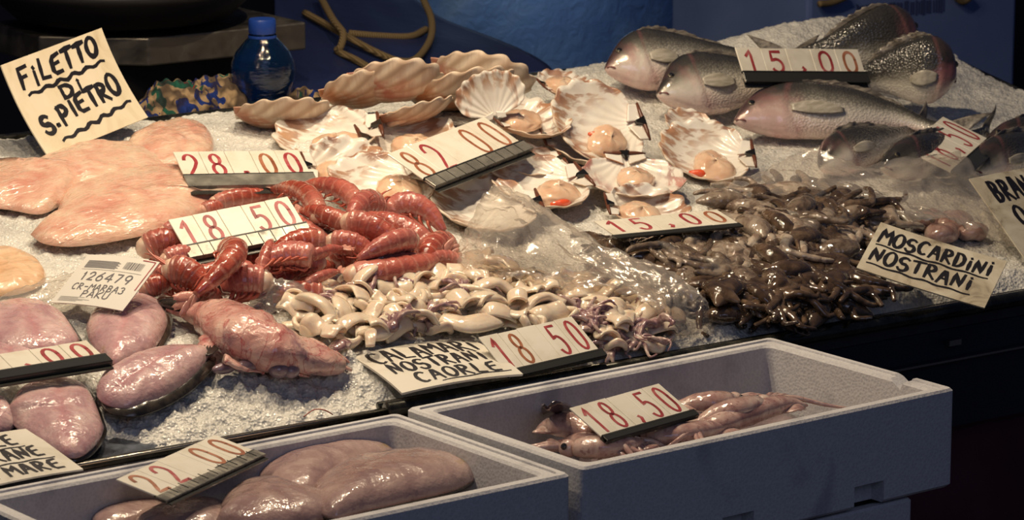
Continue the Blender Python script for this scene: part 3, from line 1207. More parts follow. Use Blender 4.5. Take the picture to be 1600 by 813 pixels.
flatfish([(10, 640), (30, 610), (62, 595), (100, 592), (132, 604), (148, 628), (158, 655), (162, 672), (150, 694), (128, 712), (104, 714), (72, 700), (40, 680), (20, 662)], .010, .018, 'glistening skinned flatfish below the 7,00 tag beside the front lip', 15, skin=(3, 4, 1.03))
flatfish([(-50, 640), (-25, 622), (4, 626), (20, 645), (24, 664), (6, 676), (-30, 680)], .006, .014, 'sliver of a skinned flatfish above the corner card at the left edge', 16)

M['flat_dull'] = mat('brownish_flatfish', (.45, .32, .29), .2, coat=.8)
k = NT(M['flat_dull'])
vc = k.coord()
c1_ = k.ramp(k.noise(20, 5, vc, dist=.5), [(.28, (.26, .16, .16)), (.5, (.40, .27, .25)), (.7, (.50, .36, .32)), (.88, (.56, .45, .38))])
yel = k.ramp1(k.noise(17, 2, vc), [(.70, 0), (.76, .7)])
k.col(k.mix(yel, c1_, (.36, .25, .05)))
k.rough(k.ramp1(k.noise(60, 5, vc), [(.38, .08), (.62, .38)]))
k.bump(k.noise(100, 2, vc), .5, .003)

# flatfish inside the left crate: their outlines lie on the crate's own contents level
ZC = .752


def crate_slab(pxs, z, th, label, seed, m='flat', fin=True):
    C = [at_z(x, min(y, 728 + (870 - x) * .222), z) for x, y in pxs]
    n = 64
    C = bez(C + [C[0]], n)[:-1]
    c = sum(C, Vector()) / n
    ax = max(C, key=lambda p: (p - c).length) - c
    ax.z = 0
    ext = ax.length
    ax.normalize()
    cr = Vector((-ax.y, ax.x, 0))
    wd = max(abs((p - c).dot(cr)) for p in C)
    mb = MB()
    rows = []
    R = 14
    for r in range(R + 1):
        s = 1 - r / R
        row = []
        for p in C:
            q = c + (p - c) * s
            d = (1 - s ** 2.6) ** .6
            z_ = th * d + .0016 * nz((q.x * 40, q.y * 40, seed)) * min(1, (1 - s) * 5)
            row.append(mb.add(q + Vector((0, 0, z_)), (q - c).dot(ax) / ext * .5 + .5, (q - c).dot(cr) / wd))
        rows.append(row)
    for a, b in zip(rows, rows[1:]):
        for i in range(n):
            mb.face(a[i], a[(i + 1) % n], b[(i + 1) % n], b[i])
    lowr = [mb.add(p + Vector((0, 0, -.004)), .5, 1) for p in C]
    for i in range(n):
        mb.face(rows[0][(i + 1) % n], rows[0][i], lowr[i], lowr[(i + 1) % n])
    mb.face(*lowr[::-1])
    t = thing('flatfish', c, label, 'flatfish', 'pale flatfish in the left crate')
    part(mb, 'body', M['flat_dull'], t)
    mb = MB()
    k0 = []
    for s, dz in ((.985, -.002), (1.006, -.005), (.985, -.009)):
        k0.append([mb.add(c + (p - c) * s + Vector((0, 0, dz))) for p in C])
    for a, b in zip(k0, k0[1:]):
        for i in range(n):
            mb.face(a[(i + 1) % n], a[i], b[i], b[(i + 1) % n])
    mb.face(*k0[0])
    mb.face(*k0[-1][::-1])
    part(mb, 'dark_skin_edge', M['darkskin'], t)
    return t


crate_slab([(396, 728), (415, 706), (455, 694), (515, 690), (575, 696), (622, 712), (590, 732), (540, 752), (478, 782), (430, 778), (400, 752)], .762, .030, 'pink flatfish nearest the back wall of the left crate', 21)
crate_slab([(482, 790), (500, 752), (545, 730), (610, 718), (675, 714), (722, 722), (748, 738), (715, 760), (650, 782), (580, 800), (520, 808)], .770, .028, 'brownish flatfish with yellow stains against the front wall of the left crate', 22)
crate_slab([(338, 812), (350, 780), (388, 760), (435, 758), (480, 774), (530, 790), (490, 812), (400, 822)], .766, .024, 'brownish flatfish at the bottom of the picture beside the 22 00 tag', 23)
crate_slab([(140, 812), (150, 790), (180, 780), (220, 780), (260, 792), (240, 812), (190, 825), (150, 826)], .754, .016, 'flatfish under the lower left end of the 22 00 tag', 24)
crate_slab([(210, 816), (240, 798), (290, 788), (340, 784), (360, 800), (340, 822), (270, 836), (220, 832)], .760, .016, 'grey flatfish in front of the 22 00 tag at the picture bottom', 25)
# the crate is full: a bed of ice under the catch
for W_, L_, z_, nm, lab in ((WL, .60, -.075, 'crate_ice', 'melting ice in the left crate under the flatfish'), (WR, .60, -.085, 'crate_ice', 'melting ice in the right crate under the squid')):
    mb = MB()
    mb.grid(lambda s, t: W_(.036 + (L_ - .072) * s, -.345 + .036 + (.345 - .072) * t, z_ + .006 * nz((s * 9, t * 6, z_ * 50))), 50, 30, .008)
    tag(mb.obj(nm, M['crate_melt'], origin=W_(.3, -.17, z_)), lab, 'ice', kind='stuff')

# ------------------------------------------------------------------ gutted monkfish
M['monk'] = mat('monkfish_flesh', (.72, .45, .40), .2, coat=.7, sss=.3, sssr=(1, .4, .3))
k = NT(M['monk'])
vc = k.coord()
c1_ = k.ramp(k.noise(17, 5, vc, dist=.7), [(.28, (.46, .19, .17)), (.46, (.66, .38, .33)), (.64, (.76, .54, .45)), (.85, (.80, .66, .56))])
vein = k.ramp1(k.noise(11, 6, vc, dist=2.4), [(.475, 0), (.50, .75), (.525, 0)])
pur = k.ramp1(k.noise(14, 3, vc, dist=.6), [(.55, 0), (.64, .75)])
k.col(k.mix(pur, k.mix(vein, c1_, (.40, .05, .06)), (.20, .09, .13)))
k.rough(k.ramp1(k.noise(70, 4, vc), [(.38, .07), (.65, .36)]))
k.bump(k.noise(60, 3, vc, dist=.6), .8, .004)
M['roe'] = mat('purple_roe', (.22, .14, .18), .12, coat=1, sss=.2)
k = NT(M['roe'])
k.col(k.ramp(k.noise(50, 4, k.coord()), [(.3, (.12, .07, .10)), (.7, (.34, .23, .25))]))

mk = thing('monkfish', hit(380, 540, .0), 'pink skinned and gutted monkfish with red veins lying on the ice between flatfish and calamari', 'monkfish')
mb = MB()
sp = bez([hit(262, 481, .022), hit(300, 486, .024), hit(340, 496, .030), (hit(385, 524, .032)), hit(430, 545, .028), hit(480, 558, .022), hit(535, 570, .012)], 40)
rd = [lerp_tab([(0, .008), (.12, .016), (.25, .024), (.36, .038), (.5, .047), (.66, .042), (.82, .033), (.94, .024), (1, .012)], i / 40) * (1 + .08 * nz((i * .4, 3, 1))) for i in range(41)]
rr = mb.tube(sp, rd, 28, up=NRM, flat=.68)
for i, row in enumerate(rr):
    for j, vi in enumerate(row):
        v = Vector(mb.v[vi])
        d = .004 * nz((v.x * 45, v.y * 45, v.z * 45)) + .002 * nz((v.x * 130, v.y * 130, v.z * 130))
        mb.v[vi] = tuple(v + (v - sp[i]).normalized() * d)
part(mb, 'body', M['monk'], mk)
mb = MB()
tl = bez([hit(252, 470, .020), hit(262, 474, .026), hit(288, 478, .030), hit(312, 490, .026)], 14)
mb.tube(tl, [.004, .008, .010, .0105, .0115, .012, .0125, .013, .013, .0125, .012, .011, .010, .008, .004], 16, up=NRM, flat=.7)
part(mb, 'tail_skin', M['darkskin'], mk)
for a, b, c_, w_, th_ in (((500, 556), (520, 566), (548, 578), .020, .006), ((440, 566), (455, 580), (480, 588), .022, .006), ((505, 548), (525, 552), (545, 566), .016, .006), ((330, 530), (322, 552), (338, 572), .030, .006), ((400, 545), (395, 565), (410, 582), .030, .006), ((350, 560), (380, 575), (415, 580), .022, .007), ((470, 560), (500, 566), (530, 578), .018, .007)):
    mb = MB()
    pts = bez([hit(*a, .030), hit(*b, .020), hit(*c_, .006)], 12)
    mb.tube(pts, [w_ * .5 * (1 - .55 * (i / 12)) * (1 + .12 * math.sin(i * 2.1)) for i in range(13)], 14, up=NRM, flat=.45)
    part(mb, 'belly_flap', M['monk'], mk)
for (x, y, r) in ((424, 560, .013), (444, 566, .015), (462, 568, .012), (436, 578, .012), (455, 580, .010)):
    mb = MB()
    mb.ball(hit(x, y, .024), r, 16, 12, (1.15, 1, .9))
    part(mb, 'roe_sac', M['roe'], mk)
for (x, y, r) in ((385, 572, .010), (350, 576, .009)):
    mb = MB()
    mb.ball(hit(x, y, .018), r, 14, 10, (1.9, 1, .8))
    part(mb, 'dark_organ', M['roe'], mk)

# ------------------------------------------------------------------ red shrimps
M['shrimp'] = mat('red_shrimp_shell', (.45, .09, .05), .18, coat=.8, sss=.2, sssr=(1, .3, .15))
k = NT(M['shrimp'])
vc = k.coord()
al, dr = k.attr('along'), k.attr('dors')
c1_ = k.ramp(k.noise(40, 4, vc, dist=.5), [(.28, (.17, .020, .012)), (.5, (.36, .060, .034)), (.7, (.50, .125, .078)), (.85, (.62, .25, .17))])
pale = k.ramp1(al, [(0, .55), (.10, .25), (.3, .05), (.7, 0)])
rim = k.ramp1(k.math('FRACT', k.math('MULTIPLY', al, 7.0)), [(0, .45), (.10, .0), (.85, 0), (.93, .35), (1, .45)])
cc = k.mix(pale, c1_, (.74, .45, .36))
cc = k.mix(k.math('MULTIPLY', rim, .9), cc, (.70, .36, .27))
cc = k.mix(k.math('MULTIPLY', k.ramp1(k.random(), [(0, 0), (1, .45)]), 1), cc, (.58, .22, .20))
k.col(cc)
k.rough(k.ramp1(k.noise(120, 3, vc), [(.35, .08), (.65, .32)]))
k.bump(k.noise(140, 2, vc), .6, .0022)
M['shrimp_flesh'] = mat('shrimp_flesh', (.74, .52, .40), .15, coat=.8, sss=.3)
k = NT(M['shrimp_flesh'])
k.col(k.ramp(k.noise(60, 4, k.coord()), [(.3, (.62, .30, .22)), (.6, (.76, .58, .45)), (.8, (.82, .70, .58))]))
M['shrimp_leg'] = mat('shrimp_legs', (.46, .10, .06), .25, coat=.5)


def shrimp(head, tail, lh, lt, r, bend, up, label, flesh=True, fan=True, legs=True, feelers=False, seed=0, peeled=False):
    rnd = random.Random(seed * 13 + int(head[0]))
    a, b = hit(*head, lh), hit(*tail, lt)
    d = (b - a)
    L = d.length
    dn = d.normalized()
    side = dn.cross(NRM).normalized()      # toward the camera or away, depending on heading
    q = side * bend + NRM * up
    pts = bez([a, a.lerp(b, .3) + q * L * .8, a.lerp(b, .66) + q * L * .75, b], 42)
    upv = (q.normalized() if q.length > .02 else NRM)
    t = thing('shrimp', a.lerp(b, .5), label, 'shrimp', 'red shrimps in the heap')
    rad = []
    for i in range(43):
        x = i / 42
        base = lerp_tab([(0, .80), (.05, .95), (.2, 1.0), (.5, .96), (.75, .74), (.9, .48), (1, .30)], x)
        f = (x * 7) % 1.0
        rad.append(r * base * (1 + .085 * (f ** 1.5) - .03))
    mb = MB()
    mb.tube(pts, rad, 20, up=upv, flat=1.12)
    part(mb, 'body', M['shrimp'], t)
    if flesh:
        mb = MB()
        e = (pts[0] - pts[2]).normalized()
        mb.tube([pts[2], pts[0] + e * .001, pts[0] + e * r * .45, pts[0] + e * r * .75], [r * .72, r * .80, r * .62, r * .22], 16, up=upv, flat=1.1)
        part(mb, 'flesh', M['shrimp_flesh'], t)
    if fan:
        e = (pts[-1] - pts[-4]).normalized()
        s2 = e.cross(upv).normalized()
        for j, an in enumerate((-.55, -.18, .18, .55)):
            mb = MB()
            dd = (e * math.cos(an) + s2 * math.sin(an)).normalized()
            w2 = dd.cross(upv).normalized()
            LL = r * (2.3 if abs(an) < .3 else 2.0)
            mb.grid(lambda x, y: pts[-2] + dd * LL * x + w2 * ((y - .5) * r * .75 * math.sin(math.pi * min(1, .12 + .80 * x)) ** .7) + upv * (r * .12 * math.cos((y - .5) * 3) - r * .05 * j), 8, 6, .0006)
            part(mb, 'tail_fan', M['shrimp'], t)
    if legs:
        for j in range(5):
            i = 6 + j * 6
            p = pts[i] - upv * rad[i] * .9
            e = (pts[i + 1] - pts[i - 1]).normalized()
            for sgn in (-1, 1):
                mb = MB()
                s2 = e.cross(upv).normalized() * sgn
                w_ = rnd.uniform(.5, 1.2)
                mb.tube(bez([p + s2 * r * .3, p - upv * r * .55 * w_ + s2 * r * .5 + e * r * .3, p - upv * r * .8 * w_ + s2 * r * .25 + e * r * (1.0 + rnd.uniform(0, .5))], 6), [r * .16, r * .17, r * .15, r * .13, r * .10, r * .07, r * .03], 7, up=e)
                part(mb, 'leg', M['shrimp_leg'], t)
    if feelers:
        for j in range(4):
            mb = MB()
            e = (pts[0] - pts[3]).normalized()
            s2 = e.cross(upv).normalized()
            p = pts[0] + s2 * r * (.5 - .33 * j) + upv * r * .2
            mb.tube(bez([p, p + e * r * 1.3 + upv * r * .7 * rnd.uniform(.2, 1.4), p + e * r * 2.2 + upv * r * rnd.uniform(.4, 2.2) + s2 * r * rnd.uniform(-.8, .8)], 8), [r * .15 * (1 - .8 * i / 8) for i in range(9)], 6, up=s2)
            part(mb, 'feeler', M['shrimp_leg'], t)
    return t


SH = [
    # head, tail, lift head, lift tail, radius, bend, up, label, options
    ((335, 318), (432, 305), .020, .024, .012, 0, .05, 'dark red shrimp lying along the top edge of the 18 50 tag', dict(fan=False)),
    ((318, 330), (352, 322), .014, .016, .011, 0, .05, 'small pinkish shrimp end peeping over the 18 50 tag', dict(fan=False, legs=False)),
    ((498, 338), (425, 296), .044, .034, .014, .05, .10, 'shrimp with a pale cut end just right of the 18 50 tag', {}),
    ((540, 352), (470, 330), .046, .040, .013, -.05, .1, 'shrimp lying over the 0 end of the 18 50 tag', {}),
    ((560, 318), (465, 292), .046, .036, .013, .06, .10, 'shrimp at the back of the heap with a ragged red head', dict(feelers=True)),
    ((590, 320), (545, 345), .040, .040, .016, .05, .12, 'upright stubby shrimp in the middle of the back row', dict(fan=False, feelers=True)),
    ((672, 388), (575, 336), .036, .048, .016, .03, .06, 'long pink shrimp sloping across the back of the heap', dict(fan=False)),
    ((602, 332), (694, 362), .026, .020, .0155, -.16, .26, 'dark arched shrimp curling along the back right of the heap', dict(flesh=False)),
    ((545, 348), (632, 385), .058, .050, .0165, .0, .10, 'pink shrimp with a whitish cut end on top of the heap', dict(fan=False)),
    ((520, 380), (585, 395), .046, .044, .016, .02, .10, 'shrimp with split shell in the middle of the heap', dict(fan=False)),
    ((642, 376), (560, 405), .062, .052, .0155, -.05, .12, 'banded shrimp with a frayed pale end at the centre right', dict(fan=False)),
    ((700, 385), (660, 415), .034, .034, .018, .05, .10, 'broad red shrimp at the right tip of the heap', dict(fan=False)),
    ((568, 405), (700, 405), .044, .032, .0125, .10, .02, 'long low shrimp with red feelers crossing the front right', dict(feelers=True)),
    ((552, 430), (690, 402), .034, .036, .0185, .12, .02, 'big banded shrimp with a white cut end along the right front', {}),
    ((712, 410), (650, 412), .026, .036, .012, .0, .08, 'shrimp tail poking out at the right front beside the plastic', dict(fan=False, legs=False)),
    ((505, 378), (420, 402), .066, .056, .015, .08, .10, 'glossy banded shrimp at the lower right corner of the 18 50 tag', dict(flesh=False, fan=False)),
    ((488, 402), (402, 412), .064, .056, .0175, .18, .04, 'shrimp with its feelers reaching over the 18 50 tag', dict(flesh=False, fan=False)),
    ((408, 428), (425, 376), .048, .070, .009, .0, .15, 'spiky red shrimp head standing against the 18 50 tag strip', dict(flesh=False, fan=False, feelers=True)),
    ((475, 405), (535, 388), .054, .056, .0085, .0, .06, 'thin shrimp tail pointing right beyond the tag', dict(flesh=False, legs=False)),
    ((478, 445), (530, 424), .034, .038, .0075, .03, .08, 'small orange shrimp tail lying loose at the front', dict(flesh=False, legs=False)),
    ((500, 410), (415, 440), .040, .034, .012, .08, .06, 'shadowed shrimp below the two banded ones', dict(fan=False)),
    ((356, 388), (305, 462), .068, .046, .0165, -.22, .18, 'shrimp hooked over the strip of the 18 50 tag, tail down left', dict(flesh=True)),
    ((268, 422), (330, 462), .052, .034, .018, -.05, .14, 'shrimp with a white tip near the printed label', dict(fan=False, feelers=True)),
    ((228, 388), (292, 378), .034, .040, .018, .0, .10, 'shrimp with a large white cut end at the left of the heap', dict(fan=False)),
    ((262, 410), (305, 398), .034, .040, .016, .0, .08, 'shrimp tucked under the left end of the 18 50 tag', dict(fan=False)),
    ((258, 362), (300, 350), .022, .026, .010, .0, .08, 'shrimp tail showing above the left corner of the 18 50 tag', dict(legs=False)),
    ((228, 452), (268, 448), .028, .030, .0135, .0, .14, 'short banded shrimp end beside the right edge of the printed label', dict(fan=False, legs=False)),
    ((412, 440), (345, 450), .040, .030, .0185, .05, .08, 'fat shrimp with a pale cut end at the bottom of the heap', dict(fan=False)),
    ((245, 430), (285, 446), .028, .026, .015, .0, .08, 'shrimp half hidden behind the printed label', dict(fan=False)),
    ((310, 458), (345, 470), .028, .016, .014, .0, .08, 'shrimp lying low at the front beside the monkfish tail', dict(fan=False)),
    ((500, 462), (425, 466), .018, .016, .0165, .0, .08, 'banded shrimp lying in the clear film in front of the heap', dict(fan=False, legs=False)),
    ((225, 478), (198, 482), .010, .008, .009, .0, .05, 'shrimp end lying by itself left of the heap', dict(fan=False, legs=False)),
]
# a lower layer that fills the heap
rnd = random.Random(5)
LOW = [((300, 440), (390, 425)), ((380, 400), (470, 425)), ((440, 345), (530, 395)), ((520, 400), (620, 425)), ((600, 370), (690, 400)), ((500, 340), (580, 365)), ((330, 420), (420, 450)), ((640, 420), (560, 445)), ((430, 440), (520, 415)), ((270, 395), (350, 440)), ((560, 330), (650, 350)), ((460, 430), (400, 460))]
for i, (h, t, lh, lt, r, bd, up, lab, kw) in enumerate(SH):
    shrimp(h, t, lh, lt, r, bd, up, lab, seed=i, **kw)
for i, (a, b) in enumerate(LOW):
    shrimp(a, b, .018, .018, .016, rnd.uniform(-.1, .1), .08, 'red shrimp buried low in the heap between the other shrimps', seed=60 + i, fan=False, legs=False)

# ================================================================== scallops
M['shell_in'] = mat('shell_inside', (.80, .76, .68), .28, coat=.4)
k = NT(M['shell_in'])
vc = k.coord()
al, rb = k.attr('along'), k.attr('dors')
margin = k.ramp1(al, [(.52, 0), (.80, .8), (1, 1)])
stripe = k.ramp1(k.noise(1, 3, k.coord(scale=(30, 70, 30)), dist=.4), [(.46, 0), (.56, 1)])
bl = k.math('MULTIPLY', k.math('MULTIPLY', margin, stripe), .9)
ba = k.ramp(k.noise(24, 3, vc), [(.3, (.12, .022, .018)), (.5, (.34, .13, .045)), (.7, (.52, .27, .12))])
cw = k.ramp(k.noise(16, 4, vc), [(.3, (.70, .64, .55)), (.6, (.82, .79, .73))])
near = k.ramp1(al, [(0, .8), (.05, .5), (.10, 0)])
k.col(k.mix(near, k.mix(bl, cw, ba), (.20, .07, .035)))
k.bump(k.noise(60, 3, vc), .12, .001)
M['shell_red'] = M['shell_in'].copy()
M['shell_red'].name = 'shell_inside_reddish'
for n_ in M['shell_red'].node_tree.nodes:
    if n_.type == 'VALTORGB' and len(n_.color_ramp.elements) == 3 and abs(n_.color_ramp.elements[0].color[0] - .12) < .01:
        for e_, c_ in zip(n_.color_ramp.elements, ((.16, .03, .03, 1), (.42, .12, .10, 1), (.55, .22, .18, 1))):
            e_.color = c_
M['shell_out'] = mat('shell_outside', (.6, .44, .32), .5, spec=.3)
k = NT(M['shell_out'])
vc = k.coord()
al, rb = k.attr('along'), k.attr('dors')
cb = k.ramp(k.math('ADD', k.math('MULTIPLY', rb, .5), .5), [(0, (.52, .39, .28)), (.5, (.74, .61, .47)), (1, (.82, .71, .57))])
growth = k.ramp1(k.noise(1, 3, k.coord(scale=(90, 8, 8))), [(.45, 0), (.62, .4)])
pat = k.ramp1(k.noise(16, 4, vc, dist=.4), [(.44, 0), (.56, .95)])
blush = k.ramp1(al, [(0, 1), (.45, .8), (.85, .1)])
oi = k.ramp(k.random(), [(0, (.40, .09, .055)), (.35, (.52, .19, .06)), (.7, (.36, .10, .07)), (1, (.50, .22, .11))])
k.col(k.mix(k.math('MULTIPLY', pat, blush), k.mix(growth, cb, (.48, .33, .24)), oi))
k.bump(k.noise(1, 3, k.coord(scale=(160, 30, 30))), .35, .001)
M['meat'] = mat('scallop_meat', (.78, .54, .38), .14, coat=.9, sss=.35, sssr=(1, .55, .35))
k = NT(M['meat'])
k.col(k.ramp(k.noise(40, 4, k.coord(), dist=.5), [(.3, (.66, .40, .26)), (.6, (.78, .56, .40)), (.85, (.84, .68, .52))]))
k.bump(k.noise(140, 4, k.coord()), .3, .001)
M['coral'] = mat('orange_coral', (.75, .11, .04), .15, coat=1, sss=.2)
M['ligament'] = mat('black_ligament', (.010, .009, .008), .2, coat=.6)
M['hinge'] = mat('brown_hinge', (.12, .04, .022), .35)


def valve(mb, L, Wd, depth, ribs, F, seed, curl=0.0):
    """one valve in shell space: x hinge->lip, y across, z opening"""
    rnd = random.Random(seed)
    ph = rnd.uniform(0, 6)

    def P(s, t, off=0):
        th = (1 - 2 * s) * math.radians(74)
        # distance from umbo to the outline ellipse in this direction
        a, b = .5 * L, .5 * Wd
        cx = .5 * L
        c_, s_ = math.cos(th), math.sin(th)
        A = c_ * c_ / (a * a) + s_ * s_ / (b * b)
        B = -2 * cx * c_ / (a * a)
        R = -B / A
        rc = math.cos(th * ribs * 2.0)
        R *= 1 + .018 * rc * t
        r = R * t
        x, y = r * c_, r * s_
        e = ((x - cx) / a) ** 2 + (y / b) ** 2
        z = -depth * (1 - min(1, e) ** 1.3) + .022 * L * rc * t ** 1.2 * .5
        z += .05 * L * curl * (t ** 3)
        z += .008 * L * math.sin(th * 3 + ph) * t
        return x, y, z
    n0 = len(mb.f)
    nu, nv = 130, 14
    ribv = lambda s, t: math.cos((1 - 2 * s) * math.radians(74) * ribs * 2.0)
    mb.grid(lambda s, t: F(*P(s, .03 + .97 * t)), nu, nv, .0018 * L / .12, a=lambda s, t: .03 + .97 * t, b=ribv)
    # ears beside the hinge
    for sg in (-1, 1):
        mb.grid(lambda s, t: F(.16 * L * t * (1.0 - .35 * s) - .008 * L, sg * (.03 + .19 * s) * L, -.012 * L * (1 - s) - depth * .25 * t * (1 - s)) if sg < 0 else
                F(.16 * L * (1 - t) * (1.0 - .35 * s) - .008 * L, sg * (.03 + .19 * s) * L, -.012 * L * (1 - s) - depth * .25 * (1 - t) * (1 - s)), 10, 6, .0016, a=lambda s, t: (.06 + .14 * t if sg < 0 else .20 - .14 * t) + .75 * max(0, s - .5), b=lambda s, t: math.sin(s * 14))
    # inside faces first, outside after
    seq = []
    k0 = n0
    for (a_, b_) in ((nu, nv), (10, 6), (10, 6)):
        tot = 2 * a_ * b_ + 2 * a_ + 2 * b_
        seq += [0] * (a_ * b_) + [1] * (tot - a_ * b_)
    mb.mi[n0:] = seq


def scallop(hinge, lip, lh, ll, face, label, wr=1.06, depth=.17, meat=(.46, .0), mr=.20, coral=None, red=False, upper=None, ribs=13, seed=0, lig=True, hingebar=True):
    a, b = hit(*hinge, lh), hit(*lip, ll)
    X = (b - a).normalized()
    L = (b - a).length
    back = Vector((FWD.x, FWD.y, 0)).normalized()
    Nn = NRM * face[0] - back * face[1] + RGT * (face[2] if len(face) > 2 else 0)
    Z = (Nn - X * Nn.dot(X)).normalized()
    Y = Z.cross(X)
    F = lambda x, y, z: a + X * x + Y * y + Z * z
    t = thing('scallop', a.lerp(b, .5), label, 'scallop', 'open scallops on the ice')
    mm = [M['shell_red'] if red else M['shell_in'], M['shell_out']]
    Rm = Matrix((X, Y, Z)).transposed()

    def shell_part(name, fn, dp, cu=0.0):
        mb = MB()
        valve(mb, L, L * wr, dp * L, ribs, lambda x, y, z: Vector((x, y, z)), seed + len(name), cu)
        o = part_local(mb, name, mm, t, a, fn)
        return o
    shell_part('shell', Rm, depth)
    if upper is not None:
        X2 = (NRM * upper[0] - back * upper[1] + RGT * upper[2]).normalized()
        Z2n = -back * 1.0 * -1 if False else (-back)
        Z2 = (Z2n - X2 * Z2n.dot(X2)).normalized()
        Y2 = Z2.cross(X2)
        mb = MB()
        L2 = L * upper[3]
        valve(mb, L2, L2 * 1.45, .08 * L2, ribs, lambda x, y, z: Vector((x, y, z)), seed + 9)
        part_local(mb, 'upper_shell', mm, t, a, Matrix((X2, Y2, Z2)).transposed())
    if hingebar:
        mb = MB()
        mb.tube([F(-.010 * L, y * L, .004 * L * math.sin(y * 20)) for y in (-.23, -.13, 0, .13, .23)], [.014 * L, .021 * L, .024 * L, .021 * L, .012 * L], 8, up=Z)
        part(mb, 'hinge', M['hinge'], t)
    if lig:
        mb = MB()
        w_, h_ = .055 * L, .085 * L
        p = [F(-.022 * L, -w_, -.02 * L), F(h_, -w_ * .2, -.02 * L), F(h_, w_ * .2, -.02 * L), F(-.022 * L, w_, -.02 * L), F(-.022 * L, -w_, .03 * L), F(h_ * .9, -w_ * .25, .010 * L), F(h_ * .9, w_ * .25, .010 * L), F(-.022 * L, w_, .03 * L)]
        mb.hexa(p)
        o = part(mb, 'ligament', M['ligament'], t, smooth=False)
    if meat:
        rnd = random.Random(seed)
        mb = MB()
        n, m = 30, 12
        rr = mr * L * 1.12
        cx, cy = meat[0] * L, meat[1] * L
        zb = -depth * L * .9
        rings = []
        for i in range(m + 1):
            ph = i / m
            row = []
            for j in range(n):
                an = 2 * math.pi * j / n
                lob = 1 + .10 * math.cos(2 * an + seed) + .06 * math.cos(3 * an + seed * 2)
                rad = rr * lob * math.sin(math.pi * min(1, .5 * (1 - ph) ** .55)) if ph > 0 else rr * lob * .8
                z = zb + rr * .72 * (ph ** .6) + .06 * rr * math.sin(an * 2 + seed) * ph
                d = 1 + .10 * nz((math.cos(an) * 3, math.sin(an) * 3, ph * 4 + seed))
                z += .07 * rr * nz((math.cos(an) * 4 * ph, math.sin(an) * 4 * ph, seed * 3.1)) * (1 - ph * .2)
                row.append(mb.add(Vector((cx + rad * d * math.cos(an), cy + rad * d * math.sin(an), z)), ph, 0))
            rings.append(row)
        for r0, r1 in zip(rings, rings[1:]):
            for j in range(n):
                mb.face(r0[j], r0[(j + 1) % n], r1[(j + 1) % n], r1[j])
        mb.face(*rings[0][::-1])
        mb.face(*rings[-1])
        part_local(mb, 'meat', M['meat'], t, a, Rm)
    if coral:
        mb = MB()
        cx, cy = coral[0] * L, coral[1] * L
        pts = bez([Vector((cx - .12 * L, cy, -depth * L * .55)), Vector((cx, cy + .04 * L, -depth * L * .42)), Vector((cx + .13 * L, cy + .02 * L, -depth * L * .5))], 10)
        mb.tube(pts, [.010 * L + .035 * L * math.sin(math.pi * (i + .5) / 11) for i in range(11)], 10)
        part_local(mb, 'coral', M['coral'], t, a, Rm)
    return t


def part_local(mb, name, m, parent, origin, R3):
    """part whose mesh is built in its own axes"""
    me = mb.mesh(name, m)
    o = bpy.data.objects.new(name, me)
    COL.objects.link(o)
    o.parent = parent
    o.matrix_local = Matrix.Translation(Vector(origin) - world_loc(parent)) @ R3.to_4x4()
    return o


UPF = (1, .10)
# back row: convex outsides towards the camera
scallop((541, 130), (690, 116), .062, .072, (.8, -.75), 'beige shell standing behind the others at the back left, fluted rim up', meat=None, lig=False, hingebar=False, seed=1, wr=.85)
scallop((678, 108), (834, 124), .050, .052, (.8, -.8), 'pale shell at the very back, a long fluted rim above the ridge-backed shells', meat=None, lig=False, hingebar=False, seed=2, wr=.85)
scallop((368, 176), (520, 168), .022, .030, (1, -.62), 'leftmost shell with a rosy ribbed back beside the blue bottle', meat=None, lig=False, hingebar=False, seed=3, wr=.95)
scallop((502, 150), (626, 124), .040, .064, (1, -.72), 'shell with an orange-blushed ribbed back at the back left of the scallops', meat=None, lig=False, hingebar=False, seed=4)
scallop((640, 146), (800, 122), .036, .060, (1, -.72), 'largest ribbed back facing the camera, left of the brown-blotched scallop', meat=None, lig=False, hingebar=False, seed=5, wr=.95)
scallop((588, 184), (705, 154), .030, .052, (1, -.55), 'tilted shell with a fluted rim and its meat showing over the edge', mr=.17, lig=False, hingebar=False, seed=6, wr=.85, meat=(.3, .0))
# open ones
scallop((592, 194), (428, 212), .034, .018, (1, .15), 'white scallop in front of the rosy ribbed shell, its lip pointing left', coral=None, seed=7, meat=(.42, .16), mr=.2, wr=.95)
scallop((566, 214), (722, 206), .026, .030, (1, .20), 'scallop with brown hinge just above the 8 of the 82 00 tag', seed=8, meat=(.52, -.1), mr=.2, wr=.9)
scallop((478, 258), (608, 254), .024, .026, (1, .45), 'fan-shaped scallop immediately right of the 28.00 tag', seed=9, meat=(.35, -.12), mr=.22, wr=1.0)
scallop((660, 264), (528, 298), .046, .030, (1, .18), 'white scallop overlapping the lower left corner of the 82 00 tag, above the shrimps', seed=10, meat=(.36, .15), mr=.23, wr=1.1)
scallop((842, 314), (676, 312), .034, .030, (1, .12), 'white ribbed scallop under the edge of the clear plastic', seed=11, meat=None, wr=1.1)
scallop((912, 272), (772, 284), .040, .038, (1, .18), 'white scallop with orange coral in the middle of the front row', seed=12, meat=(.38, .20), mr=.21, coral=(.42, .36), wr=1.1)
scallop((976, 240), (1004, 306), .044, .030, (1, .18), 'wide scallop with reddish ends and a dark hinge bar at the top', seed=13, meat=(.50, .03), mr=.20, red=True, wr=1.12, depth=.14)
scallop((950, 318), (1078, 324), .026, .024, (1, .25), 'smallest front scallop just above the flat 15,00 tag', seed=14, meat=(.40, -.10), mr=.23, wr=.95)
scallop((1176, 240), (1032, 226), .034, .038, (1, .35), 'rightmost scallop with dark pointed ears by the breams', seed=15, meat=(.42, .20), mr=.22, coral=(.58, .30), wr=1.05)
